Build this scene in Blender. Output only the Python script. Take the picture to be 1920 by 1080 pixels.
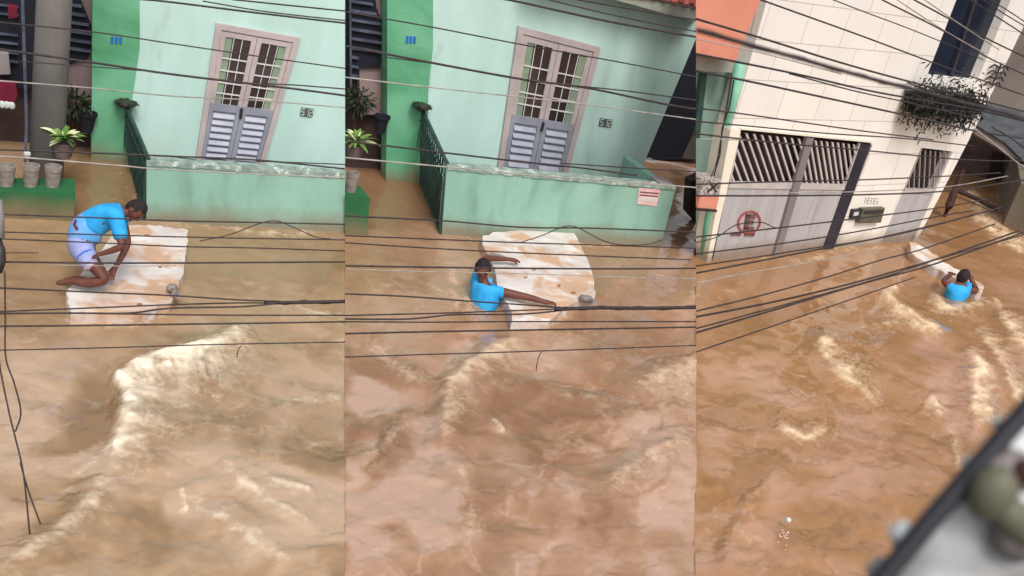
import bpy, bmesh, math, random
import numpy as np
from mathutils import Vector, Matrix
for o in list(bpy.data.objects): bpy.data.objects.remove(o)
scene = bpy.context.scene
COL = scene.collection
# ------------------------------------------------------------------ camera
F, PITCH, ROLL, CH = 2000.0, .402, .237, 5.3          # focal length in pixels of a 1920 wide picture
cp, sp = math.cos(PITCH), math.sin(PITCH)
B_ = np.column_stack([[1,0,0],[0,-sp,cp],[0,-cp,-sp]])
cr, sr = math.cos(ROLL), math.sin(ROLL)
R_ = np.array([[cr,-sr,0],[sr,cr,0],[0,0,1]]) @ B_      # world -> camera (x right, y down, z forward)
CAM = np.array([0,0,CH])
cam_d = bpy.data.cameras.new('camera'); cam = bpy.data.objects.new('camera', cam_d); COL.objects.link(cam)
Rt = R_.T
cam.matrix_world = Matrix(((Rt[0,0],-Rt[0,1],-Rt[0,2],0),(Rt[1,0],-Rt[1,1],-Rt[1,2],0),(Rt[2,0],-Rt[2,1],-Rt[2,2],CH),(0,0,0,1)))
cam_d.sensor_width = 36; cam_d.lens = F/1920*36; cam_d.clip_start = .05; cam_d.clip_end = 500
cam_d.dof.use_dof = True; cam_d.dof.focus_distance = 14; cam_d.dof.aperture_fstop = 8.5
scene.camera = cam
# ------------------------------------------------------------------ sky, sun, exposure
SUN_EL, SUN_AZ = math.radians(52), math.radians(160)
w = bpy.data.worlds.new("World"); scene.world = w; w.use_nodes = True
nt = w.node_tree; bg = nt.nodes['Background']
sky = nt.nodes.new('ShaderNodeTexSky'); sky.sky_type = 'NISHITA'; sky.sun_disc = False
sky.sun_elevation = SUN_EL; sky.sun_rotation = SUN_AZ; sky.dust_density = 4; sky.ozone_density = .5
hs = nt.nodes.new('ShaderNodeHueSaturation'); hs.inputs['Saturation'].default_value = .25
nt.links.new(sky.outputs[0], hs.inputs['Color']); nt.links.new(hs.outputs[0], bg.inputs[0]); bg.inputs[1].default_value = .14
sd = bpy.data.lights.new('sun', 'SUN'); sd.energy = 1.3; sd.angle = math.radians(18); sd.color = (1,.96,.9)
so = bpy.data.objects.new('sun', sd); COL.objects.link(so)
sdir = Vector((math.sin(SUN_AZ)*math.cos(SUN_EL), math.cos(SUN_AZ)*math.cos(SUN_EL), math.sin(SUN_EL)))
so.rotation_euler = sdir.to_track_quat('Z','Y').to_euler(); so.location = (0,0,30)
scene.view_settings.view_transform = 'Standard'; scene.view_settings.look = 'None'
scene.view_settings.exposure = .42; scene.view_settings.gamma = 1
# ------------------------------------------------------------------ projecting helpers
def ray(x, y): return Rt @ np.array([(x-960)/F, (y-540)/F, 1.])
def gnd(x, y, z=0.0):
    d = ray(x,y); return CAM + d*((z-CH)/d[2])
def gdep(x, y, z=0.0): return (z-CH)/ray(x,y)[2]
def dp(x, y, t): return CAM + ray(x,y)*t
SECT = {1: (-700, 647), 2: (647, 1305), 3: (1305, 2700), 0: (-9e3, 9e3)}
CENTER = {0: 960, 1: 330, 2: 976, 3: 1612}
class Plane:
    """vertical plane through two waterline points; u along it, v up, w outward"""
    def __init__(s, a, b, sec):
        A, Bq = gnd(*a), gnd(*b); s.u = (Bq-A)/np.linalg.norm(Bq-A); s.n = np.cross(s.u,[0,0,1.]); s.o = A; s.sec = sec
    def P(s, x, y, w=0):
        o = s.o + s.n*w; d = ray(x,y); return CAM + d*(((o-CAM)@s.n)/(d@s.n))
    def uv(s, x, y, w=0):
        q = s.P(x,y,w) - s.o; return (float(q@s.u), float(q[2]))
    def L(s, u, v, w=0): return s.o + s.u*u + s.n*w + np.array([0,0,v])
class MB:
    def __init__(s): s.bm = bmesh.new()
    def poly(s, pts, depth):
        """closed prism: front outline pts (3-D), swept by vector depth"""
        bm = s.bm; d = Vector(depth)
        a = [bm.verts.new(Vector(p)) for p in pts]; b = [bm.verts.new(Vector(p)+d) for p in pts]
        n = len(a); bm.faces.new(a); bm.faces.new(b[::-1])
        for i in range(n): bm.faces.new([a[i], b[i], b[(i+1)%n], a[(i+1)%n]])
        return s
    def prism(s, pl, px, w0, w1):
        return s.poly([pl.P(x,y,w0) for x,y in px], pl.n*(w1-w0))
    def uvprism(s, pl, uvs, w0, w1):
        return s.poly([pl.L(u,v,w0) for u,v in uvs], pl.n*(w1-w0))
    def rect(s, pl, u0, v0, u1, v1, w0, w1): return s.uvprism(pl, [(u0,v0),(u1,v0),(u1,v1),(u0,v1)], w0, w1)
    def tube(s, pts, r, n=8, closed=False):
        bm = s.bm; P = [Vector(p) for p in pts]; rings = []
        for i, p in enumerate(P):
            t = (P[min(i+1,len(P)-1)] - P[max(i-1,0)]); t.normalize()
            x = t.cross(Vector((0,0,1)));  x = x if x.length > .05 else t.cross(Vector((0,1,0)))
            x.normalize(); y = t.cross(x); rr = r[i] if hasattr(r,'__len__') else r
            rings.append([bm.verts.new(p + (x*math.cos(2*math.pi*k/n)+y*math.sin(2*math.pi*k/n))*rr) for k in range(n)])
        for a, b in zip(rings, rings[1:]):
            for k in range(n): bm.faces.new([a[k], a[(k+1)%n], b[(k+1)%n], b[k]])
        bm.faces.new(rings[0][::-1]); bm.faces.new(rings[-1]); return s
    def ball(s, c, r, sub=2, jit=0, seed=0):
        rx, ry, rz = (r,r,r) if not hasattr(r,'__len__') else r
        g = bmesh.ops.create_icosphere(s.bm, subdivisions=sub, radius=1)
        rnd = random.Random(seed)
        for v in g['verts']:
            k = 1 + rnd.uniform(-jit,jit); v.co = Vector(c) + Vector((v.co.x*rx*k, v.co.y*ry*k, v.co.z*rz*k))
        return s
    def lathe(s, c, prof, n=20):
        bm = s.bm; c = Vector(c); rings = []
        for r, z in prof: rings.append([bm.verts.new(c+Vector((r*math.cos(2*math.pi*k/n), r*math.sin(2*math.pi*k/n), z))) for k in range(n)])
        for a, b in zip(rings, rings[1:]):
            for k in range(n): bm.faces.new([a[k], a[(k+1)%n], b[(k+1)%n], b[k]])
        bm.faces.new(rings[0][::-1]); bm.faces.new(rings[-1]); return s
    def leaf(s, base, d, length, width, droop=.3, seg=4, twist=0):
        bm = s.bm; base = Vector(base); d = Vector(d).normalized(); side = d.cross(Vector((0,0,1)))
        if side.length < .01: side = Vector((1,0,0))
        side.normalize(); side = (side*math.cos(twist) + Vector((0,0,1))*math.sin(twist)); L_, R2 = [], []
        for i in range(seg+1):
            t = i/seg; p = base + d*length*t + Vector((0,0,-droop*length*t*t)); wd = width*math.sin(math.pi*(.12+.86*t))*.5
            L_.append(bm.verts.new(p-side*wd)); R2.append(bm.verts.new(p+side*wd))
        for i in range(seg): bm.faces.new([L_[i], R2[i], R2[i+1], L_[i+1]])
        return s
def clip(bm, sec):
    if sec == 0: return
    for k, xs in enumerate(SECT[sec]):
        if abs(xs) > 1305 or xs < 0: continue
        a, b = ray(xs, -400), ray(xs, 1500); n = np.cross(a, b); n /= np.linalg.norm(n)
        if n @ ray(CENTER[sec], 540) > 0: n = -n
        geom = list(bm.verts)+list(bm.edges)+list(bm.faces)
        r = bmesh.ops.bisect_plane(bm, geom=geom, dist=1e-5, plane_co=Vector(CAM), plane_no=Vector(n), clear_outer=True)
        ed = [e for e in r['geom_cut'] if isinstance(e, bmesh.types.BMEdge) and e.is_boundary]
        if ed:
            try: bmesh.ops.holes_fill(bm, edges=ed, sides=0)
            except Exception: pass
def obj(name, mb, mat, parent=None, sec=0, plane=None, smooth=False, bevel=0):
    bm = mb.bm if isinstance(mb, MB) else mb
    if not isinstance(mb, bmesh.types.BMesh) or True:
        clip(bm, sec)
        if bevel:
            pass
        bmesh.ops.recalc_face_normals(bm, faces=bm.faces[:])
    if plane is not None:
        uvl = bm.loops.layers.uv.new('UVMap'); o_, u_, n_ = Vector(plane.o), Vector(plane.u), Vector(plane.n)
        for f in bm.faces:
            for l in f.loops:
                q = l.vert.co - o_; l[uvl].uv = (q.dot(u_) - .7*q.dot(n_), q.z)
    if parent is not None:
        org = Vector(parent['_o'])
    else:
        zs = [v.co for v in bm.verts]
        if zs:
            mn = Vector((min(v.x for v in zs),min(v.y for v in zs),min(v.z for v in zs))); mx = Vector((max(v.x for v in zs),max(v.y for v in zs),0))
            org = Vector(((mn.x+mx.x)/2,(mn.y+mx.y)/2,mn.z))
        else: org = Vector((0,0,0))
    bmesh.ops.translate(bm, verts=bm.verts[:], vec=-org)
    me = bpy.data.meshes.new(name); bm.to_mesh(me); bm.free()
    if smooth:
        for p in me.polygons: p.use_smooth = True
    o = bpy.data.objects.new(name, me); COL.objects.link(o); me.materials.append(mat)
    o['_o'] = tuple(org)
    if bevel:
        m = o.modifiers.new('bevel','BEVEL'); m.width = bevel; m.segments = 2; m.limit_method = 'ANGLE'
    if parent is not None: o.parent = parent
    else: o.location = org
    return o
def thing(name, label, cat, loc, group=None):
    o = bpy.data.objects.new(name, None); COL.objects.link(o); o.empty_display_size = .2
    o.location = Vector(loc); o['_o'] = tuple(loc); o['label'] = label; o['category'] = cat
    if group: o['group'] = group
    return o
def tag(o, label, cat, group=None):
    o['label'] = label; o['category'] = cat
    if group: o['group'] = group
    return o
def child_label(o, label): o['label'] = label; return o
# ------------------------------------------------------------------ materials
def srgb(r, g, b):
    f = lambda c: (c/255/12.92 if c/255 <= .04045 else ((c/255+.055)/1.055)**2.4)
    return (f(r), f(g), f(b), 1)
MATS = {}
def mat(name, c1, c2=None, scale=3, rough=.8, bump=0.0, bscale=20, spec=.3, metal=0, detail=6, c3=None, s3=1.0, t3=(.55,.7), stretch=None, uv=False):
    if name in MATS: return MATS[name]
    m = bpy.data.materials.new(name); m.use_nodes = True; MATS[name] = m
    nt = m.node_tree; N = nt.nodes; Lk = nt.links; b = N['Principled BSDF']
    b.inputs['Roughness'].default_value = rough; b.inputs['Specular IOR Level'].default_value = spec; b.inputs['Metallic'].default_value = metal
    tc = N.new('ShaderNodeTexCoord'); mp = N.new('ShaderNodeMapping'); Lk.new(tc.outputs['UV' if uv else 'Object'], mp.inputs[0])
    if stretch: mp.inputs['Scale'].default_value = stretch
    def noise(sc, det=detail, dist=0):
        n = N.new('ShaderNodeTexNoise'); n.inputs['Scale'].default_value = sc; n.inputs['Detail'].default_value = det
        n.inputs['Distortion'].default_value = dist; Lk.new(mp.outputs[0], n.inputs['Vector']); return n
    c2 = c2 or c1
    n = noise(scale); r = N.new('ShaderNodeValToRGB'); r.color_ramp.elements[0].position = .35; r.color_ramp.elements[1].position = .65
    r.color_ramp.elements[0].color = c1; r.color_ramp.elements[1].color = c2; Lk.new(n.outputs[0], r.inputs[0]); out = r.outputs[0]
    if c3:
        n3 = noise(s3, 8, .6); r3 = N.new('ShaderNodeMapRange'); r3.inputs[1].default_value = t3[0]; r3.inputs[2].default_value = t3[1]
        Lk.new(n3.outputs[0], r3.inputs[0]); mx = N.new('ShaderNodeMix'); mx.data_type = 'RGBA'
        Lk.new(r3.outputs[0], mx.inputs[0]); Lk.new(out, mx.inputs[6]); mx.inputs[7].default_value = c3; out = mx.outputs[2]
    Lk.new(out, b.inputs['Base Color'])
    if bump:
        nb = noise(bscale); bp = N.new('ShaderNodeBump'); bp.inputs['Strength'].default_value = bump; bp.inputs['Distance'].default_value = .02
        Lk.new(nb.outputs[0], bp.inputs['Height']); Lk.new(bp.outputs[0], b.inputs['Normal'])
    return m
M = {}
M['mint'] = mat('mint_plaster', srgb(170,200,191), srgb(184,212,205), 1.6, .85, .25, 30, c3=srgb(142,158,146), s3=1.3, t3=(.54,.78), stretch=(1,1,.4))
M['mint_low'] = mat('mint_plaster_damp', srgb(124,162,146), srgb(138,176,160), 1.5, .8, .3, 25, c3=srgb(92,128,108), s3=1.2, t3=(.5,.8), stretch=(1.6,1.6,.5))
M['cap'] = mat('chipped_cap', srgb(116,132,124), srgb(146,164,154), 9, .9, .6, 40, c3=srgb(190,204,196), s3=8, t3=(.54,.66))
M['green'] = mat('green_plaster', srgb(84,150,112), srgb(110,170,136), 1.3, .8, .2, 25, c3=srgb(56,124,80), s3=.9, t3=(.48,.68))
M['green_dk'] = mat('green_planter_paint', srgb(34,90,54), srgb(44,102,62), 1.5, .8, .25, 25, c3=srgb(20,80,42), s3=1.5, t3=(.5,.7))
M['doorframe'] = mat('pale_pink_paint', srgb(166,152,152), srgb(180,166,164), 3, .6, .1)
M['doorgrey'] = mat('shaded_door_grey', srgb(126,128,140), srgb(142,144,154), 3, .55, .1)  # door colour greyed to hold the shadow on the lower half
M['louvre'] = mat('louvre_paint', srgb(166,166,180), srgb(150,152,168), 4, .45, .05)
M['muntin'] = mat('white_paint', srgb(196,192,192), srgb(206,202,200), 6, .5)
M['pane'] = mat('dark_glass', srgb(46,38,38), srgb(66,52,48), 2, .12, spec=.6)
M['curtain'] = mat('curtain', srgb(120,132,118), srgb(128,150,120), 6, .8)
M['plaque'] = mat('plaque_dark', srgb(58,70,66), srgb(80,92,86), 8, .5)
M['white'] = mat('white_letters', srgb(186,192,188))
M['blue'] = mat('blue_sign', srgb(30,96,170), srgb(40,110,180), 8, .5)
M['rail'] = mat('dark_green_iron', srgb(34,58,52), srgb(52,76,68), 8, .5, .1)
M['dark'] = mat('dark_interior', srgb(18,20,30), srgb(28,28,38), 1, .8)  # near-black; the roofed yard's deep shade is put into the colour
M['darkbrown'] = mat('shade_dark_brown', srgb(50,38,38), srgb(70,54,50), 1.5, .8)  # dark brown with the yard wall's deep shade in the colour
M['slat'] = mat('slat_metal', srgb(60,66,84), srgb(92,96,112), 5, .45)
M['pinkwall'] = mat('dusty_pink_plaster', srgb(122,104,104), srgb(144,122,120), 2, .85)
M['pole'] = mat('concrete_post', srgb(84,82,80), srgb(110,106,100), 2, .85, .4, 14, c3=srgb(68,64,62), s3=1.5, stretch=(1,1,.4))
M['red'] = mat('red_cloth', srgb(110,20,44), srgb(90,18,38), 5, .8)
M['pot'] = mat('weathered_clay', srgb(112,104,98), srgb(146,136,128), 8, .9, .5, c3=srgb(84,72,64), s3=5)
M['soil'] = mat('soil', srgb(60,44,34), srgb(82,60,46), 8, .95, .6)
M['leaf'] = mat('leaf_green', srgb(70,100,44), srgb(110,140,64), 6, .6)
M['leafdk'] = mat('leaf_dark', srgb(26,38,22), srgb(48,62,34), 5, .6)
M['leafpale'] = mat('leaf_pale', srgb(170,186,120), srgb(206,208,170), 8, .6)
M['tilered'] = mat('roof_tiles', srgb(206,120,112), srgb(190,100,94), 6, .8, .3)
M['soffit'] = mat('grey_soffit', srgb(138,140,130), srgb(156,158,146), 3, .85)
M['wire'] = mat('black_cable', srgb(44,36,38), srgb(62,52,52), 30, .55)
M['wire_pale'] = mat('pale_cable_glint', srgb(140,134,128), srgb(170,162,154), 14, .6)
M['foam_board'] = mat('scuffed_white_foam', srgb(206,198,194), srgb(220,212,208), 3, .75, .4, 14, c3=srgb(196,160,134), s3=2.6, t3=(.47,.61))
M['foam_grey'] = mat('broken_foam', srgb(110,104,104), srgb(140,132,128), 8, .9, .5)
M['skin'] = mat('brown_skin', srgb(88,50,42), srgb(104,62,50), 6, .55)
M['hair'] = mat('black_hair', srgb(26,22,26), srgb(40,32,34), 20, .8, .5, 60)
M['cyan'] = mat('cyan_jersey', srgb(30,138,200), srgb(52,164,222), 7, .7, .8, 9)
M['cyan_pale'] = mat('washed_blue_cloth', srgb(84,150,206), srgb(120,152,200), 10, .8, .2)
M['shorts'] = mat('white_lilac_shorts', srgb(134,142,190), srgb(150,154,196), 12, .8, .2)
M['shorthem'] = mat('pinkish_white_hem', srgb(176,160,176), srgb(164,150,168), 12, .8, .2)
M['shortblue'] = mat('blue_stripe', srgb(50,96,190), srgb(64,110,200), 6, .8)
M['salmon'] = mat('salmon_plaster', srgb(200,128,106), srgb(208,138,116), 1.4, .85, .2, c3=srgb(190,108,88), s3=1.2)
M['tealwall'] = mat('pale_teal_plaster', srgb(108,130,120), srgb(126,150,138), 1.2, .85, .2, c3=srgb(92,108,96), s3=1.4)
M['tealpipe'] = mat('mint_pipe', srgb(110,170,146), srgb(130,186,160), 3, .5)
M['greyside'] = mat('grey_render', srgb(120,112,112), srgb(142,134,132), 1.5, .85, .3)
M['cream'] = mat('cream_trim', srgb(218,208,190), srgb(226,216,200), 2, .7, .15)
M['gate'] = mat('grey_gate_steel', srgb(162,158,158), srgb(174,170,170), 1.2, .5, .05, c3=srgb(150,142,140), s3=1.6, stretch=(3,3,.6))
M['gatepost'] = mat('grey_gate_post', srgb(116,108,108), srgb(126,118,116), 2, .5)
M['gatebar'] = mat('pale_gate_bar', srgb(172,164,160), srgb(186,178,172), 3, .5)
M['gatedark'] = mat('dark_reveal', srgb(34,32,44), srgb(52,46,54), 2, .7)
M['void'] = mat('garage_dark', srgb(34,28,28), srgb(48,38,36), 2, .9)
M['navy'] = mat('navy_glass', srgb(12,22,38), srgb(28,34,50), 1.3, .25, spec=.25)
M['signred'] = mat('faded_red_paint', srgb(150,62,60), srgb(166,84,80), 10, .7)
M['signdark'] = mat('dark_print', srgb(112,76,76), srgb(104,72,74), 10, .7)
M['greyprint'] = mat('grey_print', srgb(168,160,156), srgb(150,142,138), 10, .7)
M['mailbox'] = mat('olive_metal', srgb(74,72,60), srgb(96,94,78), 6, .5)
M['iron'] = mat('black_iron', srgb(40,36,40), srgb(58,52,54), 8, .5)
M['taupe'] = mat('taupe_render', srgb(104,94,88), srgb(118,108,102), 1.2, .85, .3)
M['slate'] = mat('slate_sheet', srgb(74,80,88), srgb(96,100,106), 1.6, .6, .4, stretch=(1,1,6))
M['farwall'] = mat('stained_far_wall', srgb(82,68,68), srgb(114,96,92), 1.5, .9, .4, c3=srgb(56,46,48), s3=1.3)
M['olive'] = mat('olive_render', srgb(98,88,76), srgb(112,102,88), 1.2, .9, .3, c3=srgb(80,78,76), s3=1.0)
M['rustpost'] = mat('rusty_post', srgb(48,26,24), srgb(66,36,30), 6, .8, .3)
M['notice'] = mat('notice_pink', srgb(206,160,160), srgb(220,190,188), 10, .6)
M['sillwhite'] = mat('white_sill', srgb(190,194,198), srgb(212,212,212), 16, .4, c3=srgb(104,102,100), s3=12, t3=(.5,.68))
M['rubber'] = mat('black_rubber', srgb(26,26,32), srgb(40,40,46), 6, .4)
M['bricklight'] = mat('patterned_box', srgb(190,182,176), srgb(110,96,92), 22, .7, detail=2)
# white tiled facade
m = bpy.data.materials.new('cream_tiles'); m.use_nodes = True; nt = m.node_tree; N = nt.nodes; Lk = nt.links; b = N['Principled BSDF']
tc = N.new('ShaderNodeTexCoord'); br = N.new('ShaderNodeTexBrick'); br.offset = .5; br.inputs['Scale'].default_value = 1
br.inputs['Brick Width'].default_value = .92; br.inputs['Row Height'].default_value = .56; br.inputs['Mortar Size'].default_value = .006
br.inputs['Color1'].default_value = srgb(232,225,216); br.inputs['Color2'].default_value = srgb(226,220,213); br.inputs['Mortar'].default_value = srgb(176,166,158)
Lk.new(tc.outputs['UV'], br.inputs['Vector']); no = N.new('ShaderNodeTexNoise'); no.inputs['Scale'].default_value = 1.2; no.inputs['Detail'].default_value = 8
Lk.new(tc.outputs['UV'], no.inputs['Vector']); rr = N.new('ShaderNodeMapRange'); rr.inputs[1].default_value = .35; rr.inputs[2].default_value = .75; Lk.new(no.outputs[0], rr.inputs[0])
mx = N.new('ShaderNodeMix'); mx.data_type = 'RGBA'; mx.blend_type = 'MULTIPLY'; Lk.new(rr.outputs[0], mx.inputs[0]); Lk.new(br.outputs[0], mx.inputs[6]); mx.inputs[7].default_value = (.93,.91,.89,1)
Lk.new(mx.outputs[2], b.inputs['Base Color']); b.inputs['Roughness'].default_value = .45; M['tiles'] = m
def wetband(m, lo=.62, top=.22):
    nt = m.node_tree; N = nt.nodes; Lk = nt.links; b = N['Principled BSDF']; src = b.inputs['Base Color'].links[0].from_socket
    ge = N.new('ShaderNodeNewGeometry'); sx = N.new('ShaderNodeSeparateXYZ'); Lk.new(ge.outputs['Position'], sx.inputs[0])
    no = N.new('ShaderNodeTexNoise'); no.inputs['Scale'].default_value = 2.5; no.inputs['Detail'].default_value = 6; Lk.new(ge.outputs['Position'], no.inputs['Vector'])
    ma = N.new('ShaderNodeMath'); ma.operation = 'MULTIPLY_ADD'; Lk.new(no.outputs[0], ma.inputs[0]); ma.inputs[1].default_value = -.35; Lk.new(sx.outputs[2], ma.inputs[2])
    mr = N.new('ShaderNodeMapRange'); mr.inputs[1].default_value = -.14; mr.inputs[2].default_value = top-.14; Lk.new(ma.outputs[0], mr.inputs[0])
    mx = N.new('ShaderNodeMix'); mx.data_type = 'RGBA'; Lk.new(mr.outputs[0], mx.inputs[0]); mx.inputs[6].default_value = (.20,.13,.08,1); Lk.new(src, mx.inputs[7])
    m2 = N.new('ShaderNodeMix'); m2.data_type = 'RGBA'; m2.inputs[0].default_value = lo; Lk.new(src, m2.inputs[6]); Lk.new(mx.outputs[2], m2.inputs[7]); Lk.new(m2.outputs[2], b.inputs['Base Color'])
for k in ('mint_low','green','green_dk','gate','cream','tiles','tealwall','olive','pole','foam_board'): wetband(M[k], .3 if k == 'foam_board' else .75, .12 if k == 'foam_board' else .24)
# ------------------------------------------------------------------ flood water (one sheet)
rs = np.random.RandomState(7)
LAT = rs.rand(256, 256)
def vnoise(x, y):
    xi = np.floor(x).astype(int); yi = np.floor(y).astype(int); fx = x-xi; fy = y-yi
    fx = fx*fx*(3-2*fx); fy = fy*fy*(3-2*fy); g = lambda a, b: LAT[a % 256, b % 256]
    return (g(xi,yi)*(1-fx)+g(xi+1,yi)*fx)*(1-fy) + (g(xi,yi+1)*(1-fx)+g(xi+1,yi+1)*fx)*fy
def fbm(x, y, o=5, gain=.5):
    s = 0; a = 1; t = 0
    for k in range(o): s = s + a*vnoise(x*2**k+17.3*k, y*2**k+5.1*k); t += a; a *= gain
    return s/t
def polydist(X, Y, pts):
    """signed distance to a polyline (positive on the right hand of its direction) and parameter 0..1"""
    best = np.full(X.shape, 1e9); sg = np.zeros_like(X); par = np.zeros_like(X); n = len(pts)-1
    for i in range(n):
        ax, ay = pts[i]; bx, by = pts[i+1]; dx, dy = bx-ax, by-ay; L2 = dx*dx+dy*dy
        t = np.clip(((X-ax)*dx+(Y-ay)*dy)/L2, 0, 1); ex = X-ax-t*dx; ey = Y-ay-t*dy; d = np.hypot(ex, ey)
        c = dx*ey-dy*ex; k = d < best
        best = np.where(k, d, best); sg = np.where(k, np.sign(c), sg); par = np.where(k, (i+t)/n, par)
    return best, sg, par
# crests: points, hard-side width, soft-side width, foam, height, soft side (+1 right/below of the direction)
CREST = [
 # left picture
 ([(205,885),(222,800),(238,735),(228,700),(262,678),(330,664),(400,650),(470,600)], 8, 62, 1.0, .16, 1),
 ([(-40,1100),(60,1020),(130,960),(190,900),(215,860)], 9, 40, .28, .07, 1),
 ([(330,900),(400,960),(470,1010),(560,1050)], 7, 16, .28, .05, -1),
 ([(410,860),(450,900),(520,950),(600,985)], 5, 12, .3, .05, -1),
 ([(500,905),(560,915),(600,930)], 5, 12, .4, .03, 1),
 ([(130,880),(180,850),(215,825)], 5, 14, .35, .04, 1),
 ([(560,560),(600,580),(650,590)], 4, 10, .3, .02, 1),
 ([(335,905),(345,930),(352,950)], 4, 8, .4, .02, 1),
 ([(520,745),(560,730),(640,740)], 6, 30, .22, .03, 1),
 # middle picture
 ([(820,850),(835,770),(850,720),(880,690),(930,660),(990,622)], 8, 46, .55, .14, 1),
 ([(690,625),(720,660),(780,705),(830,715)], 8, 26, .3, .05, -1),
 ([(648,868),(700,850),(740,810),(800,770)], 6, 20, .25, .04, -1),
 ([(1035,750),(1080,748),(1110,750),(1140,818)], 4, 9, .25, .03, 1),
 ([(1180,720),(1230,700),(1300,680),(1360,670)], 10, 80, .42, .09, 1),
 ([(1120,920),(1180,880),(1230,850),(1310,830)], 9, 40, .3, .08, 1),
 ([(860,1080),(885,960),(860,880),(810,860)], 8, 30, .2, .07, -1),
 ([(925,790),(945,800),(955,812)], 3, 8, .8, .03, 1),
 ([(860,600),(850,540),(868,480)], 5, 22, .35, .02, -1),
 ([(790,520),(830,545),(900,575)], 5, 14, .3, .02, 1),
 ([(960,640),(1040,620),(1120,640),(1160,680)], 5, 20, .14, .04, 1),
 # right picture
 ([(1652,745),(1610,722),(1570,690),(1548,665),(1540,640),(1552,612)], 7, 46, .62, .10, 1),
 ([(1650,548),(1672,560),(1700,580),(1740,605),(1800,628)], 5, 17, .8, .07, 1),
 ([(1664,530),(1672,545),(1668,556)], 8, 16, .8, .03, 1),
 ([(1590,610),(1640,602),(1690,600)], 3, 10, .45, .03, 1),
 ([(1820,650),(1825,700),(1832,760),(1850,800)], 8, 36, .85, .1, -1),
 ([(1880,585),(1900,640),(1960,680)], 8, 50, .7, .1, -1),
 ([(1835,610),(1870,660),(1900,720),(1930,760)], 6, 22, .6, .06, -1),
 ([(1830,395),(1880,440),(1930,470)], 8, 28, .75, .05, -1),
 ([(1800,345),(1850,390),(1900,430)], 5, 14, .5, .03, -1),
 ([(1745,548),(1780,575),(1825,575),(1860,555)], 5, 16, .7, .03, 1),
 ([(1448,800),(1480,808),(1500,822),(1530,812),(1545,800)], 4, 10, .7, .03, -1),
 ([(1740,735),(1755,750),(1770,775)], 7, 20, .55, .05, 1),
 ([(1780,770),(1790,830),(1798,880)], 3, 5, .35, .03, 1),
 ([(120,592),(180,592),(250,596),(318,574)], 4, 9, .45, .01, 1),
 ([(955,606),(1030,606),(1062,580),(1105,566)], 4, 9, .45, .01, 1),
 ([(872,530),(868,560),(885,580),(930,584)], 5, 12, .5, .02, 1),
 ([(275,414),(400,424),(640,438)], 3, 5, .3, .0, 1),
 ([(832,442),(960,452),(1238,462)], 3, 5, .35, .0, 1),
 ([(1340,490),(1560,472),(1650,458),(1715,452)], 3, 6, .35, .0, 1),
 ([(1305,790),(1350,810),(1420,818)], 4, 12, .12, .04, 1),
 ([(1362,1080),(1365,1000),(1420,920),(1480,880)], 5, 16, .14, .06, 1),
 ([(1855,555),(1880,575),(1885,590)], 4, 8, .4, .02, 1),
]
# broad patches painting pale sky reflections, yard shade and browner mud: cx, cy, rx, ry, angle (deg), amount
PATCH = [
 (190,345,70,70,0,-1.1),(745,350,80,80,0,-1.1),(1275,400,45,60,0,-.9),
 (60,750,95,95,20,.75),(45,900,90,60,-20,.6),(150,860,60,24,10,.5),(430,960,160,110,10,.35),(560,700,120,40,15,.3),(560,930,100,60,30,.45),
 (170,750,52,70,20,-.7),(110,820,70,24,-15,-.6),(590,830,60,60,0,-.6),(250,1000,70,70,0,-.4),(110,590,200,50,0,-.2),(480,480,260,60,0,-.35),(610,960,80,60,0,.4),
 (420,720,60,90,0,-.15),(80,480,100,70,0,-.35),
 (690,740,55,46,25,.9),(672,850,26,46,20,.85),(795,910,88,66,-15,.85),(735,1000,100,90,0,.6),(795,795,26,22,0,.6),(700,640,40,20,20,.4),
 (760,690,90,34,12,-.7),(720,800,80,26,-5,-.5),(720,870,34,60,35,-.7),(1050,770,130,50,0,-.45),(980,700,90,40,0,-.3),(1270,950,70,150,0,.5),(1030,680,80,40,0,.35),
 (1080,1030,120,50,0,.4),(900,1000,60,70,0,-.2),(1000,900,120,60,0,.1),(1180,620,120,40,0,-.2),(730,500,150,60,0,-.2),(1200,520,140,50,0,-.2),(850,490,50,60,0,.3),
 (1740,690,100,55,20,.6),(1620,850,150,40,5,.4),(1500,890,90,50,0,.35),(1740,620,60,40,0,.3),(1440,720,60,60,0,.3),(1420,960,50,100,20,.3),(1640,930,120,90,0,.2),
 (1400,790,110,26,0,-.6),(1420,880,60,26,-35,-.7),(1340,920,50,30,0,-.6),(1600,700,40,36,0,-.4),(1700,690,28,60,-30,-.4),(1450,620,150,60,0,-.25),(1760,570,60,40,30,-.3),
 (1860,900,60,80,0,-.1),(1800,740,60,80,0,.3),(1840,500,60,50,0,-.1),(1640,620,60,30,0,-.2),(1390,620,60,60,0,-.3),
]
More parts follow.
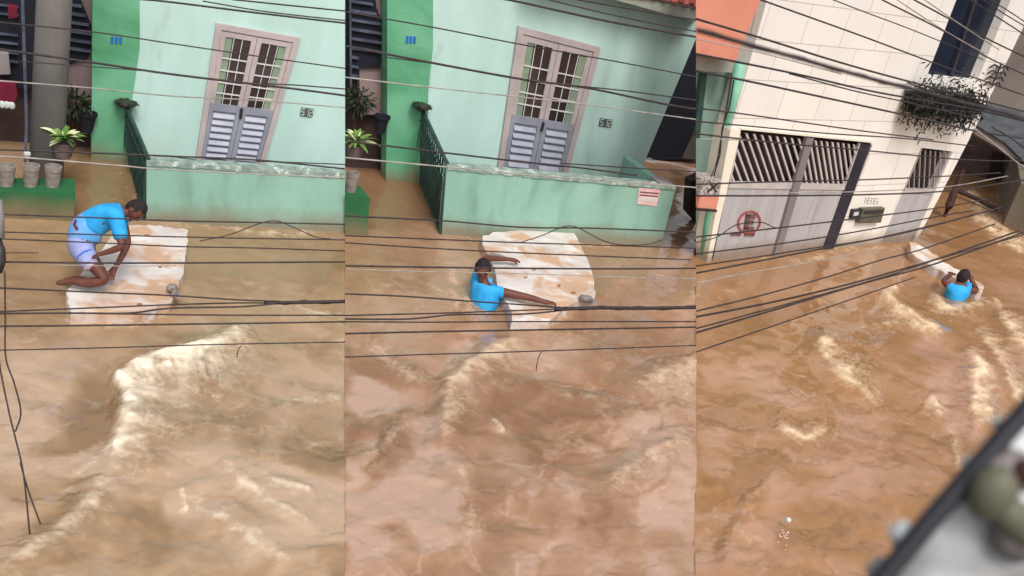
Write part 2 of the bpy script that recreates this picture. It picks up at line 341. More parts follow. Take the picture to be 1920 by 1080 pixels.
def water():
    xs = [np.arange(-360, 645, 2.6), np.array([647.]), np.array([647.01]), np.arange(649.6, 1304, 2.6), np.array([1305.]), np.array([1305.01]), np.arange(1307.6, 2300, 2.6)]
    sec = np.concatenate([np.full(len(xs[0])+1, 1), np.full(len(xs[3])+2, 2), np.full(len(xs[6])+1, 3)]); xs = np.concatenate(xs)
    ys = np.concatenate([np.arange(180, 250, 6.), np.arange(250, 1150, 2.6), np.arange(1160, 1500, 12.)])
    X, Y = np.meshgrid(xs, ys); S = np.broadcast_to(sec, X.shape)
    dx = (X-960)/F; dy = (Y-540)/F
    D = np.stack([Rt[i,0]*dx + Rt[i,1]*dy + Rt[i,2] for i in range(3)], -1)
    t = -CH/np.minimum(D[...,2], -.075); P = CAM + D*t[...,None]; P[...,2] = np.where(D[...,2] > -.075, 0, P[...,2]); P[...,2] = 0
    wx, wy = P[...,0], P[...,1]
    so_ = S*31.7
    q1 = fbm(wx*1.1+so_, wy*1.1, 5); q2 = fbm(wx*1.1+40+so_, wy*1.1+9, 5)
    r1 = fbm(wx*5+so_, wy*5, 4); r2 = fbm(wx*5+40+so_, wy*5+9, 4)
    Xw = X + (q1-.5)*70 + (r1-.5)*26; Yw = Y + (q2-.5)*56 + (r2-.5)*22
    foam = np.zeros_like(X); h = np.zeros_like(X); tone = np.zeros_like(X)
    fine = fbm(wx*9+so_+q1*3, wy*9+q2*3, 4, .5)
    for pts, wh, ws, fo, hh, side in CREST:
        cx = np.mean([p[0] for p in pts]); sc = 1 if cx < 647 else (2 if cx < 1305 else 3)
        jit = .55
        d, sg, par = polydist(X+(Xw-X)*jit, Y+(Yw-Y)*jit, pts)
        sd_ = d*np.where(sg*side >= 0, 1, -1)
        e = np.clip(np.minimum(par, 1-par)*5, 0, 1)**.6 if len(pts) > 2 else 1
        hard = np.exp(-(d/wh)**2); soft = np.exp(-d/ws)*np.where(sd_ > 0, 1, 0) + hard*np.where(sd_ <= 0, 1, 0)
        msk = (S == sc)*e
        strand = fbm(par*len(pts)*9+cx*.01, sd_/26+3.3, 4, .6); hot = np.exp(-(sd_/(wh*1.5+6))**2)
        fo = fo*(.85 if sc > 1 else 1); foam = np.maximum(foam, msk*fo*(soft*(.05+1.15*strand*fine*1.7) + .55*hot*np.clip(fine*1.6-.2,0,1)))
        h = h + msk*hh*.6*(np.exp(-(sd_/ (ws*1.7))**2)*np.where(sd_>0,1,0) + np.exp(-(sd_/(wh*2.6+5))**2)*np.where(sd_<=0,1,0))
        h = h - msk*hh*.2*np.exp(-((sd_+wh*4)/(wh*3))**2)
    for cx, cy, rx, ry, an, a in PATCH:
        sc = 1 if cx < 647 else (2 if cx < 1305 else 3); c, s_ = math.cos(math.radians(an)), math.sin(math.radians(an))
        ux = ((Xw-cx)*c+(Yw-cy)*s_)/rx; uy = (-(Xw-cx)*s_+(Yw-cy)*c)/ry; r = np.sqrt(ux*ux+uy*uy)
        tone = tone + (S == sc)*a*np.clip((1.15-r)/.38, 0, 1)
    near = np.clip((Y-520)/260, 0, 1)
    tone = tone + (fbm(Xw*.012+so_, Yw*.02, 5)-.5)*1.3*(.35+.65*near) + (fbm(wx*4, wy*7+so_, 4)-.5)*.45
    h = h + (.05+.09*near)*(fbm(wx*.9+so_*.0, wy*1.2, 3)-.5) + (.02+.035*near)*(fbm(Xw*.014, Yw*.03+so_*0, 4)-.5) + .010*(fbm(wx*6, wy*7, 2)-.5)
    lump = fbm(wx*13+so_+q1*4, wy*13+q2*4, 3, .55); h = h + np.clip(foam,0,1)*(.045*(lump-.45)+.015)
    # torn threads of froth and darker slicks drawn out by the current
    a1 = fbm(Xw*.010+so_+r1*.5, Yw*.017+7, 4); rid = np.clip(1-np.abs(a1-.5)*16, 0, 1)*np.clip((fbm(wx*1.3+so_, wy*1.3+50, 3)-.42)*5, 0, 1)
    tone = tone + rid*.5*(.4+.6*near); foam = np.maximum(foam, rid*.20*fine)
    a2 = fbm(Xw*.008+so_+80, Yw*.02+33, 4); tone = tone - np.clip(1-np.abs(a2-.52)*14, 0, 1)*.55*(.3+.7*near)*np.clip((q2-.4)*4,0,1)
    tone = tone + np.clip((fbm(Xw*.011+3+so_, Yw*.014, 4)-.5)*9, -1, 1)*.28*(.3+.7*near)
    P[...,2] = h - .03
    ny, nx = X.shape; idx = np.arange(nx*ny).reshape(ny, nx)
    q = np.stack([idx[1:,:-1], idx[1:,1:], idx[:-1,1:], idx[:-1,:-1]], -1).reshape(-1, 4)
    me = bpy.data.meshes.new('flood_water'); me.vertices.add(nx*ny); me.vertices.foreach_set('co', P.reshape(-1))
    me.loops.add(q.size); me.loops.foreach_set('vertex_index', q.reshape(-1).astype(np.int32))
    me.polygons.add(len(q)); me.polygons.foreach_set('loop_start', np.arange(0, q.size, 4, dtype=np.int32)); me.polygons.foreach_set('loop_total', np.full(len(q), 4, dtype=np.int32))
    mi = np.broadcast_to((sec[:-1]-1), (ny-1, nx-1)).reshape(-1).astype(np.int32)
    me.polygons.foreach_set('material_index', np.ascontiguousarray(mi))
    me.polygons.foreach_set('use_smooth', np.ones(len(q), dtype=bool))
    for nm, arr in (('foam', foam), ('mud_sheen_tone', tone)):  # second one mixes mud tone with painted sky reflections and yard shade
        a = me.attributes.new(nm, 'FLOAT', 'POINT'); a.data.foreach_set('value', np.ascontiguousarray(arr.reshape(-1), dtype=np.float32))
    me.update()
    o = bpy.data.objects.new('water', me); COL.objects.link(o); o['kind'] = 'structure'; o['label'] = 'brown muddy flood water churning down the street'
    for k, (dk, md, lt, fm) in enumerate((
        (srgb(136,108,78), srgb(158,130,100), srgb(176,150,126), srgb(236,222,198)),
        (srgb(134,100,74), srgb(156,121,94), srgb(176,145,126), srgb(224,198,168)),
        (srgb(136,98,60), srgb(152,112,76), srgb(166,128,102), srgb(222,196,162)))):
        m = bpy.data.materials.new('muddy_water'); m.use_nodes = True; nt = m.node_tree; N = nt.nodes; Lk = nt.links; b = N['Principled BSDF']
        at = N.new('ShaderNodeAttribute'); at.attribute_name = 'mud_sheen_tone'; af = N.new('ShaderNodeAttribute'); af.attribute_name = 'foam'
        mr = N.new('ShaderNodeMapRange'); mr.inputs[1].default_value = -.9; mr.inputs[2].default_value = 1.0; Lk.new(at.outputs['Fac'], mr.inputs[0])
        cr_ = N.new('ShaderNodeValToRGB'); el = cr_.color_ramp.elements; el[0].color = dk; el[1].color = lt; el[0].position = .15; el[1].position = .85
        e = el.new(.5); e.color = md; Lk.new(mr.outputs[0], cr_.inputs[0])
        tc = N.new('ShaderNodeTexCoord'); n = N.new('ShaderNodeTexNoise'); n.inputs['Scale'].default_value = 9; n.inputs['Detail'].default_value = 6; n.inputs['Distortion'].default_value = 1.2; Lk.new(tc.outputs['Object'], n.inputs['Vector'])
        ma = N.new('ShaderNodeMath'); ma.operation = 'MULTIPLY_ADD'; Lk.new(n.outputs[0], ma.inputs[0]); ma.inputs[1].default_value = .55; ma.inputs[2].default_value = -.30
        ad = N.new('ShaderNodeMath'); ad.operation = 'ADD'; Lk.new(ma.outputs[0], ad.inputs[0]); Lk.new(af.outputs['Fac'], ad.inputs[1])
        fr = N.new('ShaderNodeMapRange'); fr.inputs[1].default_value = .06; fr.inputs[2].default_value = .80; Lk.new(ad.outputs[0], fr.inputs[0])
        mx = N.new('ShaderNodeMix'); mx.data_type = 'RGBA'; Lk.new(fr.outputs[0], mx.inputs[0]); Lk.new(cr_.outputs[0], mx.inputs[6]); mx.inputs[7].default_value = fm
        Lk.new(mx.outputs[2], b.inputs['Base Color'])
        ro = N.new('ShaderNodeMapRange'); ro.inputs[3].default_value = .13; ro.inputs[4].default_value = .85; Lk.new(fr.outputs[0], ro.inputs[0]); Lk.new(ro.outputs[0], b.inputs['Roughness'])
        b.inputs['Specular IOR Level'].default_value = .5
        mp = N.new('ShaderNodeMapping'); mp.inputs['Scale'].default_value = (2.6,3.4,1); mp.inputs['Rotation'].default_value = (0,0,.6+k*.5); Lk.new(tc.outputs['Object'], mp.inputs[0])
        n2 = N.new('ShaderNodeTexNoise'); n2.inputs['Scale'].default_value = 1.1; n2.inputs['Detail'].default_value = 2.5; n2.inputs['Distortion'].default_value = 1.8; Lk.new(mp.outputs[0], n2.inputs['Vector'])
        bp = N.new('ShaderNodeBump'); bp.inputs['Strength'].default_value = .12; bp.inputs['Distance'].default_value = .05; Lk.new(n2.outputs[0], bp.inputs['Height']); Lk.new(bp.outputs[0], b.inputs['Normal'])
        me.materials.append(m)
water()
# the drowned street below the water
bm = MB(); bm.poly([(-60,-10,-1.2),(80,-10,-1.2),(80,90,-1.2),(-60,90,-1.2)], (0,0,-.2)); g = obj('street', bm, M['soil']); g['kind'] = 'structure'

# ------------------------------------------------------------------ green house, built for both left pictures
def bil(q, s, t):
    (x0,y0),(x1,y1),(x2,y2),(x3,y3) = q      # TL TR BR BL in plane coords
    return ((x0*(1-s)+x1*s)*(1-t)+(x3*(1-s)+x2*s)*t, (y0*(1-s)+y1*s)*(1-t)+(y3*(1-s)+y2*s)*t)
SEG = {'0':'abcdef','1':'bc','2':'abged','3':'abgcd','4':'fgbc','5':'afgcd','6':'afgedc','7':'abc','8':'abcdefg','9':'abcdfg'}
def digits(mb, pl, txt, q, w0, w1, th=.16):
    """seven-segment style painted figures inside quad q (plane coords)"""
    n = len(txt)
    for i, ch in enumerate(txt):
        s0 = (i+.18)/n; s1 = (i+.82)/n; sm = {'a':(s0,.12,s1,.12),'d':(s0,.88,s1,.88),'g':(s0,.5,s1,.5),'f':(s0,.12,s0,.5),'e':(s0,.5,s0,.88),'b':(s1,.12,s1,.5),'c':(s1,.5,s1,.88)}
        for sg in SEG.get(ch, 'abcdefg'):
            a0, b0, a1, b1 = sm[sg]; hx = th*.5/n; hy = th*.32
            mb.uvprism(pl, [bil(q,a0-hx,b0-hy),bil(q,a1+hx,b0-hy),bil(q,a1+hx,b1+hy),bil(q,a0-hx,b1+hy)], w0, w1)
def green_house(sec, A, WD, lab):
    pl = Plane(A['base'][0], A['base'][1], sec)
    root = thing('house', lab['house'], 'house', pl.L(0,-.6,-WD))
    T = .25
    # mint wall
    o = obj('wall', MB().prism(pl, A['mint'], -WD, -WD-T), M['mint'], root, sec, pl)
    o = obj('corner_wall', MB().prism(pl, A['green'], -WD+.012, -WD-T), M['green'], root, sec, pl); child_label(o, 'bright green painted strip of the wall')
    # door
    q = [pl.uv(x,y,-WD) for x,y in A['door']]
    f = MB()
    for (s0,t0,s1,t1) in ((0,0,1,.04),(0,.04,.07,1.3),(.93,.04,1,1.3)):
        f.uvprism(pl, [bil(q,s0,t0),bil(q,s1,t0),bil(q,s1,t1),bil(q,s0,t1)], -WD+.05, -WD)
    door = obj('door', f, M['doorframe'], root, sec); child_label(door, 'double door with barred upper panes and louvred lower panels')
    for li, (a, b) in enumerate(((.073,.497),(.503,.927))):
        W2 = b-a; lf = MB()
        def R(mb, s0,t0,s1,t1,w0,w1): mb.uvprism(pl, [bil(q,a+W2*s0,t0),bil(q,a+W2*s1,t0),bil(q,a+W2*s1,t1),bil(q,a+W2*s0,t1)], w0, w1)
        R(lf, 0,.048,1,.085,-WD+.035,-WD+.003); R(lf, 0,.085,.14,.58,-WD+.035,-WD+.003); R(lf, .86,.085,1,.58,-WD+.035,-WD+.003)
        obj('door_leaf', lf, M['doorframe'], door, sec)
        lw = MB(); R(lw, 0,.58,1,.635,-WD+.035,-WD+.003); R(lw, 0,.635,.14,1.3,-WD+.035,-WD+.003); R(lw, .86,.635,1,1.3,-WD+.035,-WD+.003); R(lw, .14,.635,.86,1.3,-WD+.012,-WD+.003)
        obj('door_leaf', lw, M['doorgrey'], door, sec)
        gp = MB(); R(gp, .14,.085,.86,.58,-WD+.012,-WD+.003); obj('glass_pane', gp, M['pane'], door, sec)
        cu = MB(); (R(cu,.14,.085,.34,.58,-WD+.016,-WD+.0125) if li == 0 else R(cu,.66,.085,.86,.58,-WD+.016,-WD+.0125)); obj('curtain', cu, M['curtain'], door, sec)
        gr = MB()
        for s in (.38,.62): R(gr, s-.010,.085,s+.010,.58,-WD+.028,-WD+.02)
        for t in (.24,.33,.42,.50): R(gr, .10,t-.0045,.9,t+.0045,-WD+.032,-WD+.018)
        obj('grille', gr, M['muntin'], door, sec)
        lo = MB()
        for k in range(9):
            t = .655 + k*.052; p = [bil(q,a+W2*.16,t), bil(q,a+W2*.84,t), bil(q,a+W2*.84,t+.026), bil(q,a+W2*.16,t+.026)]
            # tilted slat
            top = [pl.L(*p[0],-WD+.016), pl.L(*p[1],-WD+.016), pl.L(*p[2],-WD+.05), pl.L(*p[3],-WD+.05)]
            lo.poly(top, (0,0,-.012))
        obj('louvre', lo, M['louvre'], door, sec)
    hd = MB(); c = bil(q,.5,.63); hd.rect(pl, c[0]-.02, c[1]-.07, c[0]+.02, c[1]+.07, -WD+.06, -WD+.036); obj('handle', hd, M['iron'], door, sec)
    # plaque with the number
    qp = [pl.uv(x,y,-WD) for x,y in A['plaque']]
    pq = obj('number_plaque', MB().uvprism(pl, qp, -WD+.02, -WD), M['plaque'], root, sec)
    d = MB(); digits(d, pl, A['num'], qp, -WD+.024, -WD+.02); obj('numerals', d, M['white'], pq, sec)
    # blue sign on the green strip: three short strokes
    qs = [pl.uv(x,y,-WD) for x,y in A['sign']]; d = MB()
    for s in (.0,.36,.72): d.uvprism(pl, [bil(qs,s,0),bil(qs,s+.24,0),bil(qs,s+.24,1),bil(qs,s,1)], -WD+.024, -WD+.012)
    obj('sign', d, M['blue'], root, sec)
    # porch parapet
    pw = obj('porch_wall', MB().prism(pl, A['parapet'], 0, -.14), M['mint_low'], root, sec, pl)
    cpm = MB(); t0, t1 = A['cap']; u0, v0 = pl.uv(*t0); u1, v1 = pl.uv(*t1); rnd = random.Random(sec)
    n = 26; ups = [u0+(u1-u0)*i/n for i in range(n+1)]
    for i in range(n):
        va = v0+(v1-v0)*i/n; z = rnd.uniform(-.006,.008)
        cpm.uvprism(pl, [(ups[i],va-.03-rnd.uniform(0,.02)),(ups[i+1],va-.03-rnd.uniform(0,.02)),(ups[i+1],va+.012+z),(ups[i],va+.012+z)], .018+rnd.uniform(0,.008), -.16)
    obj('coping', cpm, M['cap'], pw, sec)
    # porch floor and side steps behind the railing
    uL = pl.uv(*A['corner'])[0]
    uR = pl.uv(*A['parapet'][1])[0]
    obj('porch_floor', MB().rect(pl, uL+.55, -.6, uR-.05, .12, -.15, -WD), M['rail'], root, sec)
    # railing on the porch's left side, square to the wall
    rl = MB(); hp = v0+.02; n = 13; uq = pl.uv(*A['corner'])[0]
    rt = pl.uv(A['railtop'][0], A['railtop'][1], -WD)
    ub, vb = rt
    pa = np.array(pl.L(ub, vb, -WD+.03)); pb = np.array(pl.L(uq+.02, hp, -.05))
    rl.tube([pa, pb], .028)
    pa2 = pl.P(*A['railbot'][0], -WD+.03); pb2 = pl.P(*A['railbot'][1], -.05)
    rl.tube([pa2, pb2], .018)
    pam = pa-np.array([0,0,.16]); pbm = pb-np.array([0,0,.16]); rl.tube([pam, pbm], .014)
    for k in range(n+1):
        t = k/n; a = pa*(1-t)+pb*t; b = pa2*(1-t)+pb2*t; rl.tube([a, b-np.array([0,0,.05])], .013 if k < n else .024, 6)
    for k in range(n):
        t = (k+.5)/n; a = pam*(1-t)+pbm*t; rl.tube([a+np.array([0,0,-.02]), a+(pb-pa)/n*.28+np.array([0,0,-.2]), a+np.array([0,0,-.4]), a-(pb-pa)/n*.28+np.array([0,0,-.2]), a+np.array([0,0,-.02])], .007, 5)
    obj('railing', rl, M['rail'], root, sec)
    sk = MB(); dv = (pb-pa); off = pl.u*.06  # dark sheet behind the bars, added for the shade inside the porch
    sk.poly([pa2+off-np.array([0,0,.02]), pb2+off+np.array([0,0,-.2]), pb*.5+pb2*.5+off, pa*.5+pa2*.5+off], pl.u*.03)
    obj('shade_sheet_or_side_panel', sk, M['darkbrown'] if False else M['rail'], root, sec)
    # bowl of a small planter at the railing's wall end
    pc = pl.P(A['bowl'][0], A['bowl'][1]+6, -WD+.16)
    bw = thing('planter_bowl', lab['bowl'], 'planter', pc-np.array([0,0,.05]))
    obj('bowl', MB().lathe(pc-np.array([0,0,.07]), [(.07,0),(.12,.03),(.15,.07),(.13,.075)]), M['iron'], bw, sec, smooth=False)
    lf = MB(); rnd = random.Random(3+sec)
    for k in range(60):
        a = rnd.uniform(0,6.28); e = rnd.uniform(.1,.9); lf.leaf(pc+np.array([math.cos(a)*.08,math.sin(a)*.08,.0]), (math.cos(a),math.sin(a),e), rnd.uniform(.05,.13), .035, .5)
    obj('foliage', lf, M['leafdk'], bw, sec)
    return pl, root, WD
H1 = dict(base=[(275,411),(645,433)], door=[(405,42),(562,70),(495,303),(367,292)],
  mint=[(262,-60),(760,-60),(760,420),(235,420),(248,185),(262,90)], green=[(174,-60),(262,-60),(262,90),(248,185),(243,420),(170,420),(172,190)],
  plaque=[(565,201),(588,204),(585,219),(562,216)], num='512', sign=[(208,68),(230,69),(229,82),(207,81)],
  parapet=[(275,303),(720,331),(720,520),(274,500)], cap=[(276,303),(650,327)], corner=(275,303), railtop=(236,196), railbot=[(243,316),(269,411)], bowl=(236,186))
pl1, house1, WD1 = green_house(1, H1, 2.0, dict(house='mint green house at the left, a man crouching below its porch wall',
  bowl='small dark planter at the end of the porch railing above the crouching man'))
H2 = dict(base=[(830,437),(1238,457)], door=[(970,48),(1124,88),(1060,335),(930,322)],
  mint=[(812,-60),(1340,-60),(1304,75),(1193,340),(1175,390),(795,390),(803,170),(812,90)], green=[(726,-60),(812,-60),(812,90),(803,170),(800,430),(722,430),(726,190)],
  plaque=[(1125,221),(1148,224),(1145,238),(1122,235)], num='512', sign=[(761,67),(780,68),(779,81),(760,80)],
  parapet=[(838,312),(1268,352),(1236,470),(1232,530),(822,530)], cap=[(839,312),(1266,351)], corner=(838,312), railtop=(791,205), railbot=[(789,338),(826,436)], bowl=(791,192))
pl2, house2, WD2 = green_house(2, H2, 2.0, dict(house='mint green house in the middle, pink tiled eave, dark alley on its right',
  bowl='small dark planter at the railing end in the middle, above the swimmer'))
# end return of the middle porch wall, notice and paving block on it
uE, vE = pl2.uv(1268,352)
rb = MB(); rb.rect(pl2, uE-.14, -.6, uE, vE-.03, -.16, -1.4); obj('porch_end_wall', rb, M['mint_low'], house2, 2, pl2)
qn = [pl2.uv(x,y,0) for x,y in ((1198,352),(1238,355),(1230,386),(1194,382))]
nb = obj('notice', MB().uvprism(pl2, qn, .012, 0), M['notice'], house2, 2)
d = MB()
for t in (.2,.38): d.uvprism(pl2, [bil(qn,.05,t),bil(qn,.95,t),bil(qn,.95,t+.08),bil(qn,.05,t+.08)], .016, .012)
obj('notice_lines', d, M['signdark'], nb, 2)
d = MB(); d.uvprism(pl2, [bil(qn,.15,.58),bil(qn,.8,.55),bil(qn,.8,.74),bil(qn,.15,.78)], .016, .012); obj('notice_panel', d, M['white'], nb, 2)
bk = MB(); c = pl2.uv(1249,352)[0]; bk.rect(pl2, c-.12, vE-.01, c+.12, vE+.05, -.02, -.3); tag(obj('brick', bk, M['greyside'], None, 2, bevel=.008), 'grey block lying on the right end of the porch wall', 'block')
bk = MB(); bk.tube([pl2.P(1150,345,-.03), pl2.P(1192,351,.0), pl2.P(1215,343,-.02), pl2.P(1262,352,-.03)], .012, 6); tag(obj('cloth_strip', bk, M['signred'], None, 2), 'faded red strip lying along the porch wall top', 'strip')
# eave of the middle house
ev = MB(); ev.prism(pl2, [(1000,-80),(1345,-60),(1345,52),(1110,-12),(1000,-30)], -WD2+.45, -WD2+.0)
obj('soffit', ev, M['soffit'], house2, 2)
rf = MB()
for i in range(9):
    x0 = 1165+i*20; rf.tube([pl2.P(x0, -14+i*4.1, -WD2+.5), pl2.P(x0+6, -70+i*4.1, -WD2+.2)], .055, 10)
rf.prism(pl2, [(1160,-70),(1345,-60),(1345,12),(1160,-10)], -WD2+.50, -WD2+.46)
r_ = obj('roof', rf, M['tilered'], house2, 2); child_label(r_, 'pink clay roof tiles at the top right corner')
# ------------------------------------------------------------------ yards left of the green houses
def yard(sec, pl, WD, A, lab):
    # back wall of the yard; shade of wall and floor put into its dark colour
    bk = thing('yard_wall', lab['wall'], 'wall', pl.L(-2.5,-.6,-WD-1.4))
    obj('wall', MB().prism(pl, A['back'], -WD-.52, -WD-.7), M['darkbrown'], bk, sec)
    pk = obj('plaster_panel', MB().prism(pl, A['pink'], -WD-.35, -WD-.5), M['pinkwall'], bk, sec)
    # slatted shutter
    sh = thing('slatted_shutter', lab['shutter'], 'shutter', pl.P(*A['shutter'][2], -WD-.3))
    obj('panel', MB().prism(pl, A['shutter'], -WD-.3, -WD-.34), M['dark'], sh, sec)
    x0, x1 = A['sx']
    for k in range(A['n']):
        y = A['y0'] + k*A['dy']; xe = A['xe'](y)
        if xe - x0 < 6: continue
        m = MB(); m.prism(pl, [(x0,y),(xe,y+(xe-x0)*.15),(xe,y+(xe-x0)*.15+4.2),(x0,y+4.2)], -WD-.24, -WD-.30); obj('slat', m, M['slat'], sh, sec)
    m = MB(); m.tube([pl.P(x0+1,-40,-WD-.2), pl.P(x0+3, A['yb'], -WD-.2)], .018, 6); obj('jamb', m, M['slat'], sh, sec)
    # green planter wall with pots
    g = MB(); g.prism(pl, A['planter'], A['pw'], A['pw']-.45); tag(obj('planter_wall', g, M['green_dk'], None, sec, pl), lab['planter'], 'wall')
    for i, (cx, yt, yb, wd) in enumerate(A['pots']):
        a = pl.P(cx-wd/2, yb, A['pw']-.22); b = pl.P(cx+wd/2, yb, A['pw']-.22); r = np.linalg.norm(b-a)/2; c = (a+b)/2; hh = pl.P(cx, yt, A['pw']-.22)[2]-c[2]
        t = thing('flower_pot', lab['pots'][i], 'pot', c)
        obj('pot', MB().lathe(c, [(r*.8,0),(r*.9,hh*.3),(r*.98,hh*.8),(r*1.06,hh*.82),(r*1.06,hh),(r*.9,hh),(r*.88,hh*.9)]), M['pot'], t, sec)
        obj('soil', MB().lathe(c+np.array([0,0,hh*.84]), [(r*.88,0),(r*.88,.012)]), M['soil'], t, sec)
    # bromeliad and dark pot
    c = pl.P(A['brom'][0], A['brom'][1], -.75)
    t = thing('bromeliad', lab['brom'], 'plant', c-np.array([0,0,.2]))
    obj('pot', MB().lathe(c-np.array([0,0,.22]), [(.09,0),(.13,.16),(.14,.18),(.11,.18)]), M['farwall'], t, sec)
    lf = MB(); lp = MB(); rnd = random.Random(11+sec)
    for k in range(46):
        a = rnd.uniform(0,6.28); e = rnd.uniform(.15,1.5); (lf if k % 3 else lp).leaf(c, (math.cos(a),math.sin(a),e), rnd.uniform(.20,.40), .055, .4, 6, rnd.uniform(-.5,.5))
    obj('leaves', lf, M['leaf'], t, sec); obj('pale_leaves', lp, M['leafpale'], t, sec)
    c = pl.P(A['bush'][0], A['bush'][1], -WD-.1)
    t = thing('shrub', lab['bush'], 'plant', c-np.array([0,0,.4]))
    lf = MB(); rnd = random.Random(5+sec)
    for k in range(260):
        v = np.array([rnd.gauss(0,1),rnd.gauss(0,1),rnd.gauss(0,1)]); v /= np.linalg.norm(v); p = c+v*np.array([.22,.18,.2])*rnd.uniform(.3,1)
        lf.leaf(p, v+np.array([0,0,.3]), rnd.uniform(.06,.12), .035, .5, 3, rnd.uniform(-1,1))
    obj('foliage', lf, M['leafdk'], t, sec)
    st = MB(); st.tube([c-np.array([0,0,.42]), c+np.array([.02,0,.05])], [.02,.01], 6); obj('stem', st, M['rustpost'], t, sec)
    c = pl.P(A['dpot'][0], A['dpot'][1], -WD+.1); hh = .26
    t = tag(obj('dark_pot', MB().lathe(c, [(.07,0),(.10,.2),(.12,.22),(.12,hh),(.10,hh),(.09,.2)]), M['dark'], None, sec), lab['dpot'], 'pot')
Y1 = dict(back=[(-500,-80),(180,-60),(176,330),(-500,300)], pink=[(135,-60),(178,-60),(174,150),(172,215),(122,215),(124,125),(160,108),(174,90),(172,52),(150,0)],
  shutter=[(-60,-60),(140,-60),(152,0),(172,50),(174,90),(162,112),(126,120),(112,165),(-60,165)], sx=(108,170), n=10, y0=4, dy=16.4, yb=160,
  xe=lambda y: 152+y*.4 if y < 50 else (172 if y < 92 else 126), planter=[(-500,352),(142,362),(138,409),(138,480),(-500,470)], pw=.15,
  pots=[(12,309,353,32),(57,309,354,31),(98,311,356,31)], brom=(120,262), bush=(140,190), dpot=(163,246), step=[(150,272),(246,284),(246,296),(146,286)])
yard(1, pl1, WD1, Y1, dict(wall='dark shaded yard wall behind the grey post at far left', shutter='dark slatted shutter between the grey post and the green wall at left',
  planter='low green planter wall carrying three clay pots at far left', pots=['clay pot at the left edge of the photo, leftmost of three','clay pot in the middle of the three on the green planter wall','clay pot nearest the brown channel, rightmost of three on the planter wall'],
  brom='pale green bromeliad beside the grey post at left', bush='dark leafy shrub behind the pale bromeliad at left', dpot='black flower pot at the foot of the green wall at left', step='dark step below the green wall beside the left bromeliad'))
Y2 = dict(back=[(560,-80),(735,-60),(730,330),(560,320)], pink=[(698,-60),(732,-60),(727,215),(674,215),(674,128),(712,128),(725,90),(724,60),(706,15)],
  shutter=[(600,-60),(692,-60),(706,15),(724,60),(725,90),(712,112),(714,128),(674,128),(672,150),(600,150)], sx=(655,725), n=9, y0=0, dy=17.5, yb=165,
  xe=lambda y: 700+y*.4 if y < 50 else (724 if y < 100 else 673), planter=[(560,362),(693,372),(690,428),(690,480),(560,470)], pw=.15,
  pots=[(655,322,370,22)], brom=(668,266), bush=(672,188), dpot=(712,248), step=[(690,268),(800,284),(800,296),(686,286)])
yard(2, pl2, WD2, Y2, dict(wall='dark shaded yard wall at the left edge of the middle picture', shutter='dark slatted shutter left of the green wall in the middle picture',
  planter='low green planter wall left of the channel in the middle picture', pots=['clay pot on the planter wall in the middle picture'],
  brom='white tipped bromeliad left of the middle green wall', bush='dark leafy shrub above the white tipped bromeliad', dpot='black flower pot at the foot of the middle green wall', step='dark step below the middle green wall'))
# grey street post at far left
p0, p1 = pl1.P(88,285,-1.0), pl1.P(76,-60,-1.0); p0b = p0.copy(); p0b[2] = -.6
pt = thing('concrete_post', 'thick grey concrete post at far left in front of the shutters', 'post', p0b)
obj('shaft', MB().tube([p0b, np.array([p0b[0],p0b[1],1.3]), np.array([p0b[0],p0b[1],4.2])], [.205,.20,.19], 20), M['pole'], pt, 1, smooth=True)
dk = MB(); dk.tube([pl1.P(50,232,-.9)-np.array([0,0,.9]), pl1.P(50,232,-.9), pl1.P(40,-60,-.9)], .02, 6); tag(obj('drain_pipe', dk, M['slat'], None, 1), 'thin metal pipe left of the thick concrete post', 'pipe')
dd = MB(); dd.prism(pl1, [(92,-60),(108,-60),(112,165),(112,270),(95,270)], -1.2, -1.28); tag(obj('timber_board', dd, M['dark'], None, 1), 'black upright board against the right side of the concrete post', 'board')
ls = thing('slatted_shutter', 'dark slatted shutter left of the concrete post at the far left edge', 'shutter', pl1.P(-20,150,-WD1-.3))
obj('panel', MB().prism(pl1, [(-70,-60),(45,-60),(48,150),(-70,150)], -WD1-.32, -WD1-.36), M['dark'], ls, 1)
for y in (8,24,62,78,96,112):
    m = MB(); m.prism(pl1, [(-60,y-6),(34,y+4),(34,y+7),(-60,y-3)], -WD1-.24, -WD1-.30); obj('slat', m, M['slat'], ls, 1)
for nm, ps, z0, mt in (('a', [(-40,152),(30,156),(33,180),(28,196),(-40,196)], 0, 'red'), ('b', [(14,10),(33,14),(32,34),(16,36)], 0, 'red')):
    m = MB(); m.prism(pl1, ps, -WD1+.1, -WD1-.02)
    tag(obj('hanging_cloth', m, M[mt], None, 1, bevel=.01), 'large red cloth hanging low at the left edge' if nm == 'a' else 'small red cloth hanging at the top left corner', 'cloth')
m = MB()
for k in range(3): m.ball(pl1.P(4+k*9,196+k,-WD1+.16), (.045,.03,.05), 2, .1, k)
tag(obj('white_fringe', m, M['white'], None, 1), 'white bunched fringe under the large red cloth', 'cloth')
m = MB(); m.prism(pl1, [(-40,96),(16,100),(20,140),(-40,142)], -WD1+.0, -WD1-.1); tag(obj('grey_box', m, M['greyside'], None, 1, bevel=.01), 'grey box above the red cloth at the left edge', 'box')
